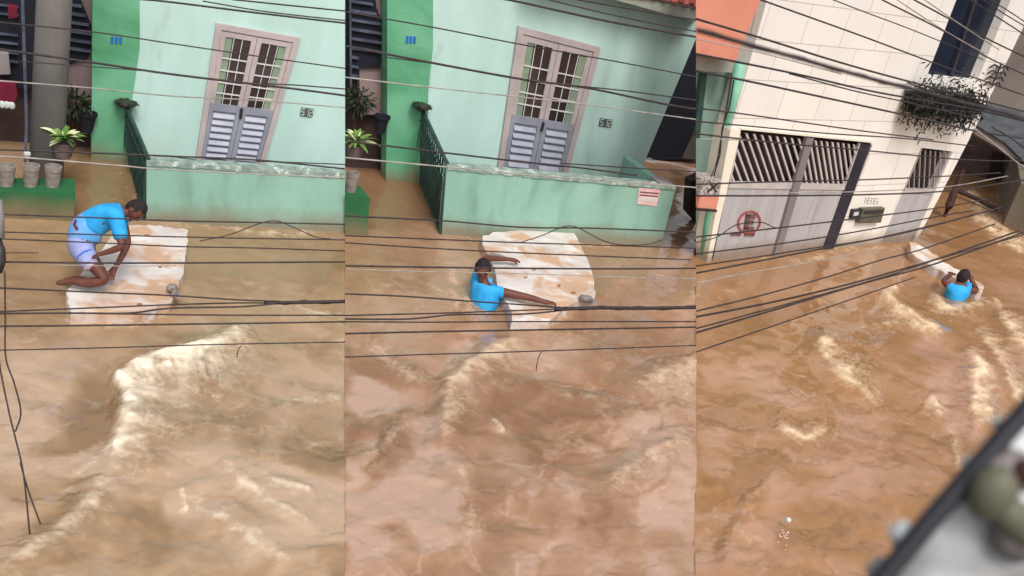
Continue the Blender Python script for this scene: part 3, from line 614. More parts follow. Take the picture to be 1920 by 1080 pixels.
# dark alley on the right of the middle house
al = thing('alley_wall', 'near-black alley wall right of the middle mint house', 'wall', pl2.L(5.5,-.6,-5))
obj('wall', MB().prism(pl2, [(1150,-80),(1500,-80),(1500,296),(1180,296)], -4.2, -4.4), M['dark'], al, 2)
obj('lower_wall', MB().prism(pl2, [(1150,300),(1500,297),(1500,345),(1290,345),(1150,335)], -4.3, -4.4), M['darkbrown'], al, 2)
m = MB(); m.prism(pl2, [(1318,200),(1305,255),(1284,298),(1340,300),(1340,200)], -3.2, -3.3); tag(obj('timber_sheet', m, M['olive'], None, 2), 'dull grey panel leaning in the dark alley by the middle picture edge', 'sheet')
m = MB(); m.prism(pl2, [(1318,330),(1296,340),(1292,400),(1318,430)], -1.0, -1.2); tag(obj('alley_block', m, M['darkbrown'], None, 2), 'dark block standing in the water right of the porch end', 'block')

# ------------------------------------------------------------------ white building and neighbours on the right
pl3 = Plane((1333,487),(1713,448), 3)
def holed(pl, outline, holes, w0, w1):
    mb = MB(); bm = mb.bm; es = []
    for loop in [outline]+holes:
        vs = [bm.verts.new(Vector(pl.P(x,y,w0))) for x,y in loop]
        es += [bm.edges.new((vs[i], vs[(i+1)%len(vs)])) for i in range(len(vs))]
    bmesh.ops.triangle_fill(bm, use_beauty=True, use_dissolve=False, edges=es)
    r = bmesh.ops.extrude_face_region(bm, geom=list(bm.faces), use_keep_orig=True)
    vs = [v for v in r['geom'] if isinstance(v, bmesh.types.BMVert)]
    bmesh.ops.translate(bm, verts=vs, vec=Vector(pl.n*(w1-w0))); return mb
wb = thing('white_building', 'cream tiled building with two barred metal gates and a tall dark window', 'building', pl3.L(0,-.6,0))
G1 = [(1388,242),(1634,268),(1562,470),(1545,520),(1318,540),(1340,455)]; G2 = [(1727,277),(1787,284),(1712,452),(1690,495),(1634,505),(1652,455)]
WN = [(1816,-60),(1918,-60),(1895,0),(1832,152),(1738,142),(1793,0)]
obj('wall', holed(pl3, [(1463,-90),(1826,-90),(1793,0),(1738,142),(1832,152),(1895,0),(1930,-90),(1985,-90),(1919,50),(1831,235),(1721,447),(1690,530),(1676,530),(1712,452),(1787,284),(1727,277),(1652,455),(1620,530),(1538,530),(1562,470),(1634,268),(1388,242),(1371,241)], [], 0, -.3), M['tiles'], wb, 3, pl3)
# left edge trim strip
tr = MB(); tr.prism(pl3, [(1370,243),(1389,243),(1344,440),(1333,492),(1318,560),(1310,560),(1326,487)], .03, -.3); obj('pier', tr, M['cream'], wb, 3, pl3)
lt = MB(); lt.prism(pl3, [(1388,239),(1636,264),(1636,268),(1388,243)], .03, .0); obj('lintel', lt, M['cream'], wb, 3, pl3)
sideW = MB(); q = pl3.P(1463,-90); base = pl3.P(1333,487)
ul = pl3.uv(1386,240)[0]
obj('side_wall', MB().rect(pl3, pl3.uv(1345,432)[0]-.34, -.6, pl3.uv(1345,432)[0]-.13, 5.4, -.32, -6), M['greyside'], wb, 3)
import copy
plg = copy.copy(pl3); plg.o = pl3.o + pl3.n*.10
# gates
def gate(name, lab, quad, panelq, leaves, dw, bars, reveal=None):
    q = [plg.uv(x,y,-.12) for x,y in quad]; g = thing(name, lab, 'gate', plg.L(q[3][0], -.4, -.12))
    obj('dark_opening', MB().uvprism(plg, [bil(q,-.03,-.1),bil(q,1.06,-.1),bil(q,1.06,1.35),bil(q,-.03,1.35)], -.28, -.35), M['void'], g, 3)
    for (a, b) in leaves:
        W2 = b-a
        def R(mb, s0,t0,s1,t1,w0,w1): mb.uvprism(plg, [bil(q,a+W2*s0,t0),bil(q,a+W2*s1,t0),bil(q,a+W2*s1,t1),bil(q,a+W2*s0,t1)], w0, w1)
        pn = MB(); n = 9 if W2 > .35 else 6
        for k in range(n):   # corrugated sheet
            s0 = k/n; s1 = (k+1)/n; R(pn, s0,panelq,s1,1.3,-.12 + (.003 if k % 2 else 0),-.15)
        pa = obj('panel', pn, M['gate'], g, 3)
        fr = MB(); R(fr, 0,panelq-.02,1,panelq+.03,-.10,-.14); R(fr, 0,.0,.02,panelq,-.10,-.14); R(fr, .98,.0,1,panelq,-.10,-.14); obj('leaf_frame', fr, M['gatebar'], g, 3)
        for k in range(bars[0]+bars[1]):
            s0 = (k-bars[1])/bars[0]; s1 = s0 + bars[2]
            # clip the slanting bar to the leaf
            t0, t1 = .02, panelq-.01
            if s0 < 0.02: t0 = t0 + (t1-t0)*(0.02-s0)/(s1-s0); s0c = .02
            else: s0c = s0
            if s1 > .98: t1 = t0 + (t1-t0)*(.98-s0c)/(s1-s0c) ; s1c = .98
            else: s1c = s1
            if t1-t0 < .02 or s1c <= s0c: continue
            bm_ = MB(); wd = .022/ W2*.32
            bm_.uvprism(plg, [bil(q,a+W2*(s0c-wd),t0),bil(q,a+W2*(s0c+wd),t0),bil(q,a+W2*(s1c+wd),t1),bil(q,a+W2*(s1c-wd),t1)], -.11, -.135); obj('bar', bm_, M['gatebar'], g, 3)
    return g, q
g1, q1 = gate('garage_gate', 'wide grey double garage gate with slanting bars above and a red round sign', [(1385,243),(1634,270),(1562,465),(1337,487)], .40, [(.0,.475),(.505,.90)], .1, (9,4,.42))
pm = MB(); pm.uvprism(plg, [bil(q1,.462,0),bil(q1,.515,0),bil(q1,.515,1.3),bil(q1,.462,1.3)], -.07, -.12); obj('centre_post', pm, M['gatepost'], g1, 3)
pm = MB(); pm.uvprism(plg, [bil(q1,.90,0),bil(q1,1.0,0),bil(q1,1.0,1.3),bil(q1,.90,1.3)], -.10, -.14); obj('shade_sheet_or_side_panel', pm, M['gatedark'], g1, 3)
g2, q2 = gate('side_gate', 'narrow grey gate with slanting bars beside the corner pier', [(1727,277),(1787,284),(1712,449),(1652,453)], .44, [(.0,.93)], .1, (6,4,.5))
# round no-parking sign painted on the gate panel
qs = [plg.uv(x,y,-.1) for x,y in ((1388,394),(1430,396),(1424,440),(1380,437))]
rg = MB(); bm = rg.bm
cu = [bil(qs,.5+.5*math.cos(a)*r,.5+.5*math.sin(a)*r) for r in (1.0,.86) for a in [2*math.pi*k/28 for k in range(28)]]
for k in range(28):
    rg.uvprism(plg, [cu[k],cu[(k+1)%28],cu[28+(k+1)%28],cu[28+k]], -.098, -.108)
sg = obj('round_sign', rg, M['signred'], g1, 3); child_label(sg, 'faded red no-parking ring painted on the gate')
le = MB()
for (a,b,c,d_) in ((.3,.16,.47,.84),(.3,.16,.72,.34),(.3,.42,.68,.58),(.3,.68,.72,.84)): le.uvprism(plg, [bil(qs,a,b),bil(qs,c,b),bil(qs,c,d_),bil(qs,a,d_)], -.098, -.108)
obj('letter', le, M['signdark'], sg, 3)
tx = MB(); qt = [plg.uv(x,y,-.1) for x,y in ((1372,436),(1418,437),(1416,443),(1370,442))]
for k in range(9):
    if k == 4: continue
    s0 = k/9; tx.uvprism(plg, [bil(qt,s0,0),bil(qt,s0+.07,0),bil(qt,s0+.07,1),bil(qt,s0,1)], -.098, -.108)
obj('lettering', tx, M['signdark'], sg, 3)
# grey hand-painted letters and letterbox on the middle pier
tb = obj('painted_numerals', (lambda mb: (digits(mb, pl3, '186', [pl3.uv(x,y) for x,y in ((1614,368),(1650,371),(1646,384),(1610,381))], .006, 0, .1), mb)[1])(MB()), M['greyprint'], wb, 3)
mb_ = thing('letterbox', 'dark olive letterbox on the pier between the two gates', 'letterbox', pl3.P(1632,418,0))
obj('box', MB().prism(pl3, [(1618,392),(1660,390),(1652,418),(1610,419)], .09, .003), M['mailbox'], mb_, 3, bevel=.01)
obj('flap', MB().prism(pl3, [(1622,396),(1656,394),(1654,400),(1620,402)], .1, .09), M['iron'], mb_, 3)
ib = thing('intercom', 'small white intercom at the left of the letterbox', 'intercom', pl3.P(1605,408,0))
obj('case', MB().prism(pl3, [(1600,394),(1616,393),(1612,410),(1596,411)], .06, .003), M['iron'], ib, 3); obj('face', MB().prism(pl3, [(1602,398),(1611,397),(1609,404),(1600,405)], .064, .06), M['white'], ib, 3)
# window, planter and iron ornament
fw = MB(); fw.prism(pl3, [(1812,-50),(1922,-50),(1897,6),(1834,154),(1734,142),(1790,0)], -.16, -.2); wn = obj('window', fw, M['navy'], wb, 3); child_label(wn, 'tall dark window glass')
m = MB(); m.prism(pl3, [(1843,-50),(1848,-50),(1786,148),(1781,147)], -.12, -.16); obj('mullion', m, M['gatedark'], wn, 3)
pb = thing('window_basket', 'bushy plant in a dark basket under the tall window', 'plant', pl3.P(1776,212,.2))
c = pl3.P(1776,180,.28)
a_, b_ = pl3.uv(1722,178,.28), pl3.uv(1834,190,.28)
bsk = MB(); NB = 14
for k in range(NB+1):
    t = k/NB; u = a_[0]*(1-t)+b_[0]*t; v = a_[1]*(1-t)+b_[1]*t
    bsk.tube([pl3.L(u,v+.12,.42), pl3.L(u,v-.12,.44), pl3.L(u*.85+.15*(a_[0]+b_[0])/2,v-.3,.3), pl3.L(u*.8+.2*(a_[0]+b_[0])/2,v-.34,.02)], .011, 5)
for dv, ww in ((.12,.42),(-.02,.44),(-.16,.44)): bsk.tube([pl3.L(a_[0],a_[1]+dv,.02), pl3.L(a_[0],a_[1]+dv,ww), pl3.L(b_[0],b_[1]+dv,ww), pl3.L(b_[0],b_[1]+dv,.02)], .013, 5)
obj('basket', bsk, M['iron'], pb, 3)
bx = MB(); bx.uvprism(pl3, [(a_[0]+.08,a_[1]-.22),(b_[0]-.08,b_[1]-.22),(b_[0]-.02,b_[1]+.0),(a_[0]+.02,a_[1]+.0)], .38, .03); obj('trough', bx, M['gatedark'], pb, 3)
lf = MB(); rnd = random.Random(9)
for k in range(2600):
    t = .5+.5*math.copysign(abs(rnd.uniform(-1,1))**.8, rnd.uniform(-1,1)); u = a_[0]*(1-t)+b_[0]*t; v = a_[1]*(1-t)+b_[1]*t
    p = pl3.L(u, v+rnd.gauss(-.11,.19), rnd.uniform(.08,.48)); dr = np.array([rnd.gauss(0,1),rnd.gauss(0,1),rnd.gauss(.3,1)]); lf.leaf(p, dr, rnd.uniform(.05,.12), .03, .6, 3, rnd.uniform(-1,1))
obj('foliage', lf, mat('basket_leaves', srgb(22,26,22), srgb(44,50,38), 7, .7), pb, 3)
orn = MB(); oc = [pl3.uv(x,y,.05) for x,y in ((1863,122),(1890,126),(1874,160),(1850,158))]
def op(s,t): return pl3.L(*bil(oc,s,t),.04)
orn.tube([op(.5,-.1),op(.5,1.1)], .016, 6)
for t in (.05,.35,.65,.95):
    orn.tube([op(-.15,t+.1),op(.1,t-.08),op(.5,t+.05),op(.9,t-.08),op(1.15,t+.1)], .016, 6)
for s in (.25,.75): orn.tube([op(s,.0),op(s+.1,.3),op(s-.1,.6),op(s,1.)], .013, 6)
tag(obj('iron_ornament', orn, M['iron'], None, 3), 'black wrought iron ornament on the cream wall right of the tall window', 'ornament')
# salmon and teal neighbour at the left of the white building
nb = thing('salmon_house', 'salmon and pale teal house wedged beside the white building', 'house', pl3.L(-1.5,-.6,.3))
us = pl3.uv(1345,432)[0]-.34
obj('upper_wall', MB().prism(pl3, [(1180,-90),(1450,-90),(1426,0),(1378,118),(1180,76)], .25, -.3), M['salmon'], nb, 3)
obj('soffit', MB().prism(pl3, [(1180,76),(1378,118),(1372,136),(1180,128)], .0, -.4), M['soffit'], nb, 3)
lw = MB(); lw.prism(pl3, [(1180,128),(1374,136),(1322,487),(1308,560),(1180,560)], -.28, -.5); o = obj('lower_wall', lw, M['tealwall'], nb, 3)
m = MB(); m.tube([pl3.P(1386,120,-.1), pl3.P(1372,200,-.1), pl3.P(1350,330,-.1), pl3.P(1330,410,-.1), pl3.P(1318,500,-.1)], .075, 12); obj('downpipe', m, M['tealpipe'], nb, 3, smooth=True)
m = MB(); m.prism(pl3, [(1318,140),(1326,140),(1312,260),(1300,260)], -.2, -.28); obj('crack_trim', m, M['rail'], nb, 3)
for nm, pts, lab in (('a',[(1372,140),(1366,180),(1360,215),(1352,260),(1345,300),(1332,335)],'dark cable running down the pale teal wall to the meter box'),('b',[(1376,150),(1368,200),(1354,240),(1350,290),(1336,338)],'second dark cable down the teal wall, nearest the cream pier')):
    m = MB(); m.tube([pl3.P(x,y,-.02) for x,y in pts], .011, 6); tag(obj('wall_cable', m, M['iron'], None, 3), lab, 'cable')
mt = thing('meter_box', 'white patterned meter box over a salmon base on the teal wall', 'meter box', pl3.P(1330,392,0))
obj('box', MB().prism(pl3, [(1318,337),(1354,338),(1348,366),(1312,366)], .12, -.2), M['bricklight'], mt, 3); obj('lower_box', MB().prism(pl3, [(1313,368),(1348,369),(1343,393),(1308,391)], .1, -.2), M['salmon'], mt, 3)
obj('shelf', MB().prism(pl3, [(1306,391),(1345,394),(1344,398),(1305,395)], .14, -.2), M['iron'], mt, 3)
sc_ = MB(); qq = [pl3.uv(x,y,.13) for x,y in ((1330,340),(1350,341),(1345,362),(1326,361))]
sc_.uvprism(pl3, [bil(qq,0,.05),bil(qq,.12,0),bil(qq,1,.9),bil(qq,.88,1)], .126, .12); sc_.uvprism(pl3, [bil(qq,.88,0),bil(qq,1,.1),bil(qq,.1,1),bil(qq,0,.9)], .132, .126); obj('crossed_tape', sc_, M['iron'], mt, 3)
# street beyond the white building
pR = Plane((1868,388),(1915,442), 3)
pF = Plane((1780,314),(1880,341), 3)
fh = thing('far_house', 'stained dark wall of the house closing the side street', 'house', pF.L(0,-.6,0))
obj('wall', MB().prism(pF, [(1650,180),(1995,180),(1995,420),(1880,360),(1780,345),(1650,300)], 0, -.3), M['farwall'], fh, 3)
obj('doorway', MB().prism(pF, [(1862,285),(1884,288),(1876,344),(1852,334)], .03, .0), M['darkbrown'], fh, 3)
rw = thing('taupe_house', 'tall taupe house with slate sheeting at the right edge', 'house', pl3.L(7,-.6,-2))
obj('upper_wall', MB().prism(pl3, [(1950,-90),(2300,-90),(2300,330),(1960,330),(1825,250),(1826,200)], -1.2, -1.5), M['taupe'], rw, 3)
obj('slate_sheet', MB().prism(pl3, [(1852,196),(1930,214),(2100,230),(2100,400),(1935,318),(1885,268),(1833,236)], -1.14, -1.2), M['slate'], rw, 3)
ow = MB(); a0 = gnd(1873,350); a1 = gnd(1880,424); a2 = gnd(1990,470)
tallz = np.array([0,0,1.0])
ow.poly([a0-tallz*.6, a1-tallz*.6, a1+tallz*.95, a0+tallz*.95], (.9,0,0)); ow.poly([a1-tallz*.6+np.array([0.003,0,0]), a2-tallz*.6, a2+tallz*1.05, a1+tallz*.94+np.array([0.003,0,0])], (.3,.6,0))
tag(obj('olive_wall', ow, M['olive'], None, 3), 'low olive rendered wall at the right edge where the side street bends', 'wall')
po = MB(); b0 = gnd(1769,408,-.05); tt = b0[2]; t0 = gdep(1769,408); po.tube([b0, dp(1780,385,t0), dp(1793,350,t0+.1), dp(1806,318,t0+.1)], [.05,.085,.06,.04], 8)
tag(obj('leaning_post', po, M['rustpost'], None, 3), 'dark rusty post leaning out of the water past the white building', 'post')
cb = MB(); cb.tube([gnd(1790,355,.12), gnd(1830,372,.1), gnd(1868,392,.1)], .05, 6); tag(obj('floating_pole', cb, M['darkbrown'], None, 3), 'dark pole lying across the water of the side street', 'pole')
db = MB(); rnd = random.Random(2)
for k in range(14): p = gnd(1893+k*3.5, 401+k*1.6, .08); db.leaf(p, (rnd.gauss(0,1),rnd.gauss(0,1),.3), .3, .08, .2)
tag(obj('branches', db, M['farwall'], None, 3), 'broken grey branches caught against the olive wall', 'branches')
mm = MB(); mm.tube([gnd(1908,425,.0), gnd(1908,425,.0)+np.array([.1,0,.7])], .06, 8); tag(obj('dark_stake', mm, M['iron'], None, 3), 'short dark stake by the branches at the right edge', 'stake')
# ------------------------------------------------------------------ foreground ledge in the lower right corner, close to the lens
ld = thing('window_ledge', 'blurred white window ledge with a black rubber edge in the lower right corner', 'ledge', dp(1990,1150,.75))
NF = Rt @ np.array([.25,.12,1.]); NF = NF/np.linalg.norm(NF)
def fg(x, y, t=.8): return dp(x, y, t*.5)
lb = MB(); lb.poly([fg(1930,772), fg(1990,700), fg(2200,700), fg(2300,1300), fg(1500,1300), fg(1668,1100), fg(1790,938)], NF*.025); obj('sill', lb, M['sillwhite'], ld, 0)
lb = MB(); lb.tube([fg(2000,672,.785), fg(1925,768,.785), fg(1835,872,.785), fg(1745,975,.785), fg(1655,1085,.785), fg(1560,1210,.785)], .0040, 10); obj('rubber_edge', lb, M['rubber'], ld, 0, smooth=True)
lb = MB(); rnd = random.Random(6)
for (x, y, r) in ((1868,790,.0045),(1815,868,.005),(1697,1006,.012),(1650,1070,.010)): obj('paint_flake', MB().ball(fg(x,y,.80), r*.5, 2, .15, x), M['sillwhite'], ld, 0)
kn = obj('knob', MB().ball(fg(1862,925,.77), (.0085,.0075,.011), 3).tube([fg(1862,925,.77), fg(1925,1005,.78)], .0065, 10), M['mailbox'], ld, 0, smooth=True)
obj('recess', MB().ball(fg(1915,1000,.785), (.010,.008,.012), 3), M['foam_grey'], ld, 0, smooth=True)
obj('recess', MB().ball(fg(1890,880,.79), (.013,.009,.008), 3), M['foam_grey'], ld, 0, smooth=True)
obj('bolt', MB().ball(fg(1922,885,.775), .005, 3), M['rustpost'], ld, 0, smooth=True)
# ------------------------------------------------------------------ floating boards
def board(sec, px, ztop, th, lab, seed, tilt=None):
    rnd = random.Random(seed); pts = []
    n = len(px)
    for i in range(n):
        (x0,y0),(x1,y1) = px[i], px[(i+1)%n]; k = max(1, int(math.hypot(x1-x0,y1-y0)/9))
        for j in range(k):
            t = j/k; jx, jy = (rnd.uniform(-2,2), rnd.uniform(-1.6,1.6)) if j else (0,0)
            x, y = x0+(x1-x0)*t+jx, y0+(y1-y0)*t+jy; z = ztop + (tilt(x,y) if tilt else 0); pts.append(gnd(x,y,z))
    mb = MB(); mb.poly(pts, (0,0,-th)); bm = mb.bm
    r = thing('foam_board', lab, 'board', np.mean(pts,0)-np.array([0,0,th]))
    o = obj('slab', bm_to(mb), M['foam_board'], r, sec, bevel=.012)
    return r, pts
def bm_to(mb):
    bmesh.ops.triangulate(mb.bm, faces=[f for f in mb.bm.faces if len(f.verts) > 4]); return mb
b1, _ = board(1, [(226,424),(262,421),(318,425),(353,431),(350,470),(345,512),(330,545),(321,567),(280,577),(250,588),(190,583),(132,585),(124,548),(160,500)], .10, .2, 'white foam slab carrying the crouching man at left', 1)
obj('broken_corner', MB().ball(gnd(322,540,.16), (.05,.06,.05), 2, .25, 4).ball(gnd(330,552,.12), (.06,.05,.04), 2, .3, 5), M['foam_grey'], b1, 1)
b2, _ = board(2, [(905,441),(935,434),(985,431),(1030,430),(1072,428),(1083,446),(1100,482),(1113,520),(1116,556),(1090,560),(1058,574),(1045,588),(1030,600),(960,601),(955,575),(935,545),(925,500),(906,462)], .10, .2, 'white foam slab with brown stains held by the swimmer in the middle', 2)
obj('broken_corner', MB().ball(gnd(1098,560,.13), (.09,.06,.05), 2, .3, 4).ball(gnd(1108,566,.08), (.07,.05,.04), 2, .3, 5), M['foam_grey'], b2, 2)
obj('dent', MB().ball(gnd(932,480,.125), (.12,.05,.03), 2, .2, 4), M['foam_grey'], b2, 2)
b3, _ = board(3, [(1704,453),(1718,454),(1740,468),(1765,485),(1790,503),(1812,512),(1828,525),(1846,536),(1842,548),(1824,540),(1800,527),(1770,510),(1735,490),(1708,473)], .12, .2, 'long white foam board seen edge-on drifting past the cream corner pier', 3)
# stains painted on the slabs by wear
def blot(sec, parent, pts, z, name, mt):
    for i, (x, y, rx, ry) in enumerate(pts):
        rnd = random.Random(i*7+sec); n = 16; ring = []
        for k in range(n):
            a = 2*math.pi*k/n; r = rnd.uniform(.6,1.15); ring.append(gnd(x+rx*r*math.cos(a), y+ry*r*math.sin(a), z+.001*i))
        mb = MB(); mb.poly(ring, (0,0,-.003)); obj(name, bm_to(mb), mt, parent, sec)
ST = mat('orange_stain', srgb(206,150,110), srgb(228,190,160), 6, .85); ST2 = mat('brown_stain', srgb(150,100,66), srgb(180,130,92), 8, .85)
blot(2, b2, [(1001,505,4,3),(1048,535,5,3),(985,520,5,2),(1075,548,6,3)], .104, 'stain', ST2)
blot(1, b1, [(275,440,6,2),(262,570,5,3),(300,500,3,2)], .104, 'stain', ST2)
# ------------------------------------------------------------------ people
def skin(chains, levels=2, seed=None):
    """chains: list of lists of (point, radius); points closer than 1 mm are shared"""
    verts, rad, edges = [], [], []
    def vid(p, r):
        for i, q in enumerate(verts):
            if np.linalg.norm(q-p) < 1e-3: return i
        verts.append(np.array(p, float)); rad.append(r); return len(verts)-1
    for ch in chains:
        ids = [vid(np.array(p,float), r) for p, r in ch]
        edges += [(a,b) for a, b in zip(ids, ids[1:]) if a != b]
    me = bpy.data.meshes.new('tmp'); me.from_pydata([tuple(v) for v in verts], edges, []); o = bpy.data.objects.new('tmp', me); COL.objects.link(o)
    md = o.modifiers.new('s','SKIN'); md.use_smooth_shade = True
    for i, sv in enumerate(me.skin_vertices[0].data):
        r = rad[i]; sv.radius = (r,r) if not hasattr(r,'__len__') else r; sv.use_root = (i == 0)
    o.modifiers.new('b','SUBSURF').levels = levels
    dg = bpy.context.evaluated_depsgraph_get(); dg.update(); ev = o.evaluated_get(dg); m2 = bpy.data.meshes.new_from_object(ev)
    bm = bmesh.new(); bm.from_mesh(m2); bpy.data.objects.remove(o); bpy.data.meshes.remove(m2)
    mb = MB(); mb.bm.free(); mb.bm = bm; return mb
def hand(wrist, fwd, palm_n, side, size=1.0, curl=.5):
    """chains of a hand: palm, four bent fingers and a thumb"""
    f = np.array(fwd)/np.linalg.norm(fwd); n = np.array(palm_n)-f*(np.array(palm_n)@f); n /= np.linalg.norm(n); s = np.cross(f, n)*side
    out = []; pc = wrist + f*.045*size; out.append([(wrist,.026*size),(pc,(.036*size,.02*size))])
    for k, (o_, L_) in enumerate(((-.03,.062),(-.01,.076),(.011,.07),(.031,.055))):
        b0 = wrist+f*.085*size+s*o_*size; m_ = b0+f*L_*.5*size-n*.012*curl*size; e_ = b0+f*L_*.85*size-n*.05*curl*size
        out.append([(pc,(.036*size,.02*size)),(b0,.0105*size),(m_,.0095*size),(e_,.008*size)])
    t0 = wrist+f*.04*size-s*.036*size; out.append([(pc,(.036*size,.02*size)),(t0,.012*size),(t0+f*.03*size-s*.02*size-n*.01*size,.01*size),(t0+f*.055*size-s*.026*size-n*.02*size,.0085*size)])
    return out
def head(mb, c, up, face, r=.1):
    """head with brow, nose, mouth, chin and ears, merged in the body mesh"""
    up = np.array(up)/np.linalg.norm(up); f = np.array(face)-up*(np.array(face)@up); f /= np.linalg.norm(f); s = np.cross(f, up)
    T = Matrix(((s[0],f[0],up[0]),(s[1],f[1],up[1]),(s[2],f[2],up[2])))
    def ell(loc, rad, sub=3):
        g = bmesh.ops.create_icosphere(mb.bm, subdivisions=sub, radius=1); C0 = Vector(c)
        for v in g['verts']:
            p = Vector((v.co.x*rad[0], v.co.y*rad[1], v.co.z*rad[2])) + Vector(loc)
            if p.z < 0 and rad[2] > .9*r: p.x *= 1-.25*min(1,-p.z/r); 
            v.co = C0 + T @ p
    ell((0,0,.01), (r*.78,r*.95,r*1.12)); ell((0,r*.94,-r*.12), (r*.16,r*.22,r*.26), 2); ell((0,r*.86,-r*.5), (r*.34,r*.13,r*.09), 2); ell((0,r*.7,-r*.86), (r*.3,r*.24,r*.2), 2)
    for k in (-1,1): ell((k*r*.8,0,-r*.05), (r*.1,r*.2,r*.28), 2); ell((k*r*.33,r*.84,r*.22), (r*.2,r*.1,r*.07), 2)
    return T
def hair(c, T, r=.1):
    mb = MB(); g = bmesh.ops.create_icosphere(mb.bm, subdivisions=4, radius=1); rnd = random.Random(4); C0 = Vector(c); dl = []
    for v in g['verts']:
        p = v.co.copy()
        if p.z < -.1 - .35*0 and p.y > -.25 or (p.y > .45 and p.z < .42): dl.append(v); continue
        k = 1 + rnd.uniform(-.03,.05); v.co = C0 + T @ Vector((p.x*r*.88*k, p.y*r*1.02*k-.004, p.z*r*1.2*k+.012))
    bmesh.ops.delete(mb.bm, geom=dl, context='VERTS'); return mb
def person(label, loc): return thing('person', label, 'person', loc)
def eyes(c, T, r, parent, sec):
    mb = MB()
    for k in (-1,1):
        g = bmesh.ops.create_icosphere(mb.bm, subdivisions=2, radius=1)
        for v in g['verts']: v.co = Vector(c) + T @ (Vector((v.co.x*r*.14, v.co.y*r*.07, v.co.z*r*.08)) + Vector((k*r*.33, r*.88, r*.06)))
    obj('eyes', mb, M['hair'], parent, sec)
# --- crouching man (left)
tA = gdep(195,540,.14); A3 = lambda x, y, dd=0: dp(x, y, tA+dd)
pA = person('man in a cyan shirt and white shorts crouching on the white slab at left', gnd(190,538,.14))
ns, fs = -.13, .13
pel = A3(152,456); ch = []
ch.append([(pel,.135),(A3(160,430),.125),(A3(185,411),.135),(A3(212,404),.14),(A3(231,397),.075),(A3(240,396),.055),(A3(250,396),.06)])
for dd in (ns, fs):
    an = (125 if dd < 0 else 138, 527 if dd < 0 else 522)
    ch.append([(pel,.135),(A3(157,470,dd*.8),.10),(A3(180,500,dd),.078),(A3(199,526,dd),.06),(A3(165,531,dd),.056),(A3(an[0]+6,an[1],dd),.036),(A3(an[0]-2,an[1]+2,dd),.036),(A3(an[0]-20,an[1]+4,dd),.024)])
wN, eN = A3(196,474,-.22), A3(229,462,-.24)
ch.append([(A3(212,404),.14),(A3(218,408,-.15),.06),(eN,.042),(A3(212,469,-.23),.036),(wN,.026)]); ch += hand(wN, A3(182,477,-.2)-wN, (0,0,1), 1)
wF, eF = A3(216,502,.12), A3(240,455,.2)
ch.append([(A3(212,404),.14),(A3(226,404,.15),.06),(eF,.042),(A3(230,478,.16),.036),(wF,.026)]); ch += hand(wF, A3(206,522,.06)-wF, (0,0,1), -1)
mbA = skin(ch); hc = A3(253,394); upA = Vector((0,0,1)); fdir = A3(262,440)-A3(252,396); upv = A3(275,385)-A3(245,398)
TA = head(mbA, hc, upv, fdir, .098); bA = obj('body', mbA, M['skin'], pA, 1, smooth=True); obj('hair', hair(hc, TA, .098), M['hair'], pA, 1, smooth=True); eyes(hc, TA, .098, pA, 1)
sh = skin([[(A3(166,436),.15),(A3(173,420),.17),(A3(190,408),.155),(A3(212,402),.16),(A3(227,398),.10)],[(A3(212,402),.16),(A3(219,408,-.15),.085),(A3(224,432,-.2),.08),(A3(227,452,-.23),.085)],[(A3(212,402),.16),(A3(227,404,.15),.085),(A3(233,430,.18),.075)]])
obj('shirt', sh, M['cyan'], pA, 1, smooth=True)
s2 = skin([[(A3(158,462),.15),(A3(158,446),.185),(A3(162,430),.19),(A3(170,420),.165),(A3(182,412),.14)]]); child_label(obj('shirt_back', s2, M['cyan_pale'], pA, 1, smooth=True), 'washed out lower back of the shirt')
s3 = skin([[(A3(143,436),.13),(A3(150,455),.152),(A3(157,472,ns*.9),.118),(A3(168,490,ns),.105),(A3(174,500,ns),.10)],[(A3(150,455),.152),(A3(157,472,fs*.9),.118),(A3(172,492,fs),.10)]]); sh_ = obj('shorts', s3, M['shorts'], pA, 1, smooth=True)
s4 = skin([[(A3(158,474,ns*.92),.126),(A3(164,483,ns*.98),.12)]]) ; obj('hem', skin([[(A3(167,489,ns),.112),(A3(178,505,ns),.112)]]), M['shorthem'], sh_, 1, smooth=True); obj('stripe', s4, M['shortblue'], sh_, 1, smooth=True)
s5 = MB().tube([A3(142,412,-.17),A3(139,421,-.18),A3(145,430,-.19)], .012, 6); obj('waist_tag', s5, M['red'], sh_, 1)
# --- swimmer (middle)
tB = gdep(908,548,.12); B3 = lambda x, y, dd=0: dp(x, y, tB+dd)
pB = person('man in a cyan shirt neck-deep in the flood holding the middle white slab', B3(905,560)-np.array([0,0,.5]))
ch = [[(B3(900,640,.2),.14),(B3(905,590,.08),.14),(B3(909,553),.15),(B3(907,533),.075),(B3(906,524,-.01),.058),(B3(905,512,-.02),.06)]]
shR, elR, wrR = B3(932,546,-.08), gnd(988,557,.2), gnd(1022,566,.19)
ch.append([(B3(909,553),.15),(shR,.068),((shR+elR)/2,.056),(elR,.046),((elR+wrR)/2,.040),(wrR,.03)]); ch += hand(wrR, gnd(1060,572,.16)-wrR, (0,0,1), 1, 1.1, .3)
shL, elL, wrL = B3(894,524,.16), gnd(910,484,.2), gnd(955,486,.19)
ch.append([(B3(909,553),.15),(shL,.062),((shL+elL)/2,.055),(elL,.045),((elL+wrL)/2,.038),(wrL,.028)]); ch += hand(wrL, gnd(992,492,.16)-wrL, (0,0,1), -1, 1.1, .3)
mbB = skin(ch); hc = B3(905,506,-.04); TB = head(mbB, hc, (-.05,-.1,1), Vector(CAM-hc)+Vector((1.2,0,-4)), .112)
obj('body', mbB, M['skin'], pB, 2, smooth=True); obj('hair', hair(hc, TB, .114), M['hair'], pB, 2, smooth=True); eyes(hc, TB, .112, pB, 2)
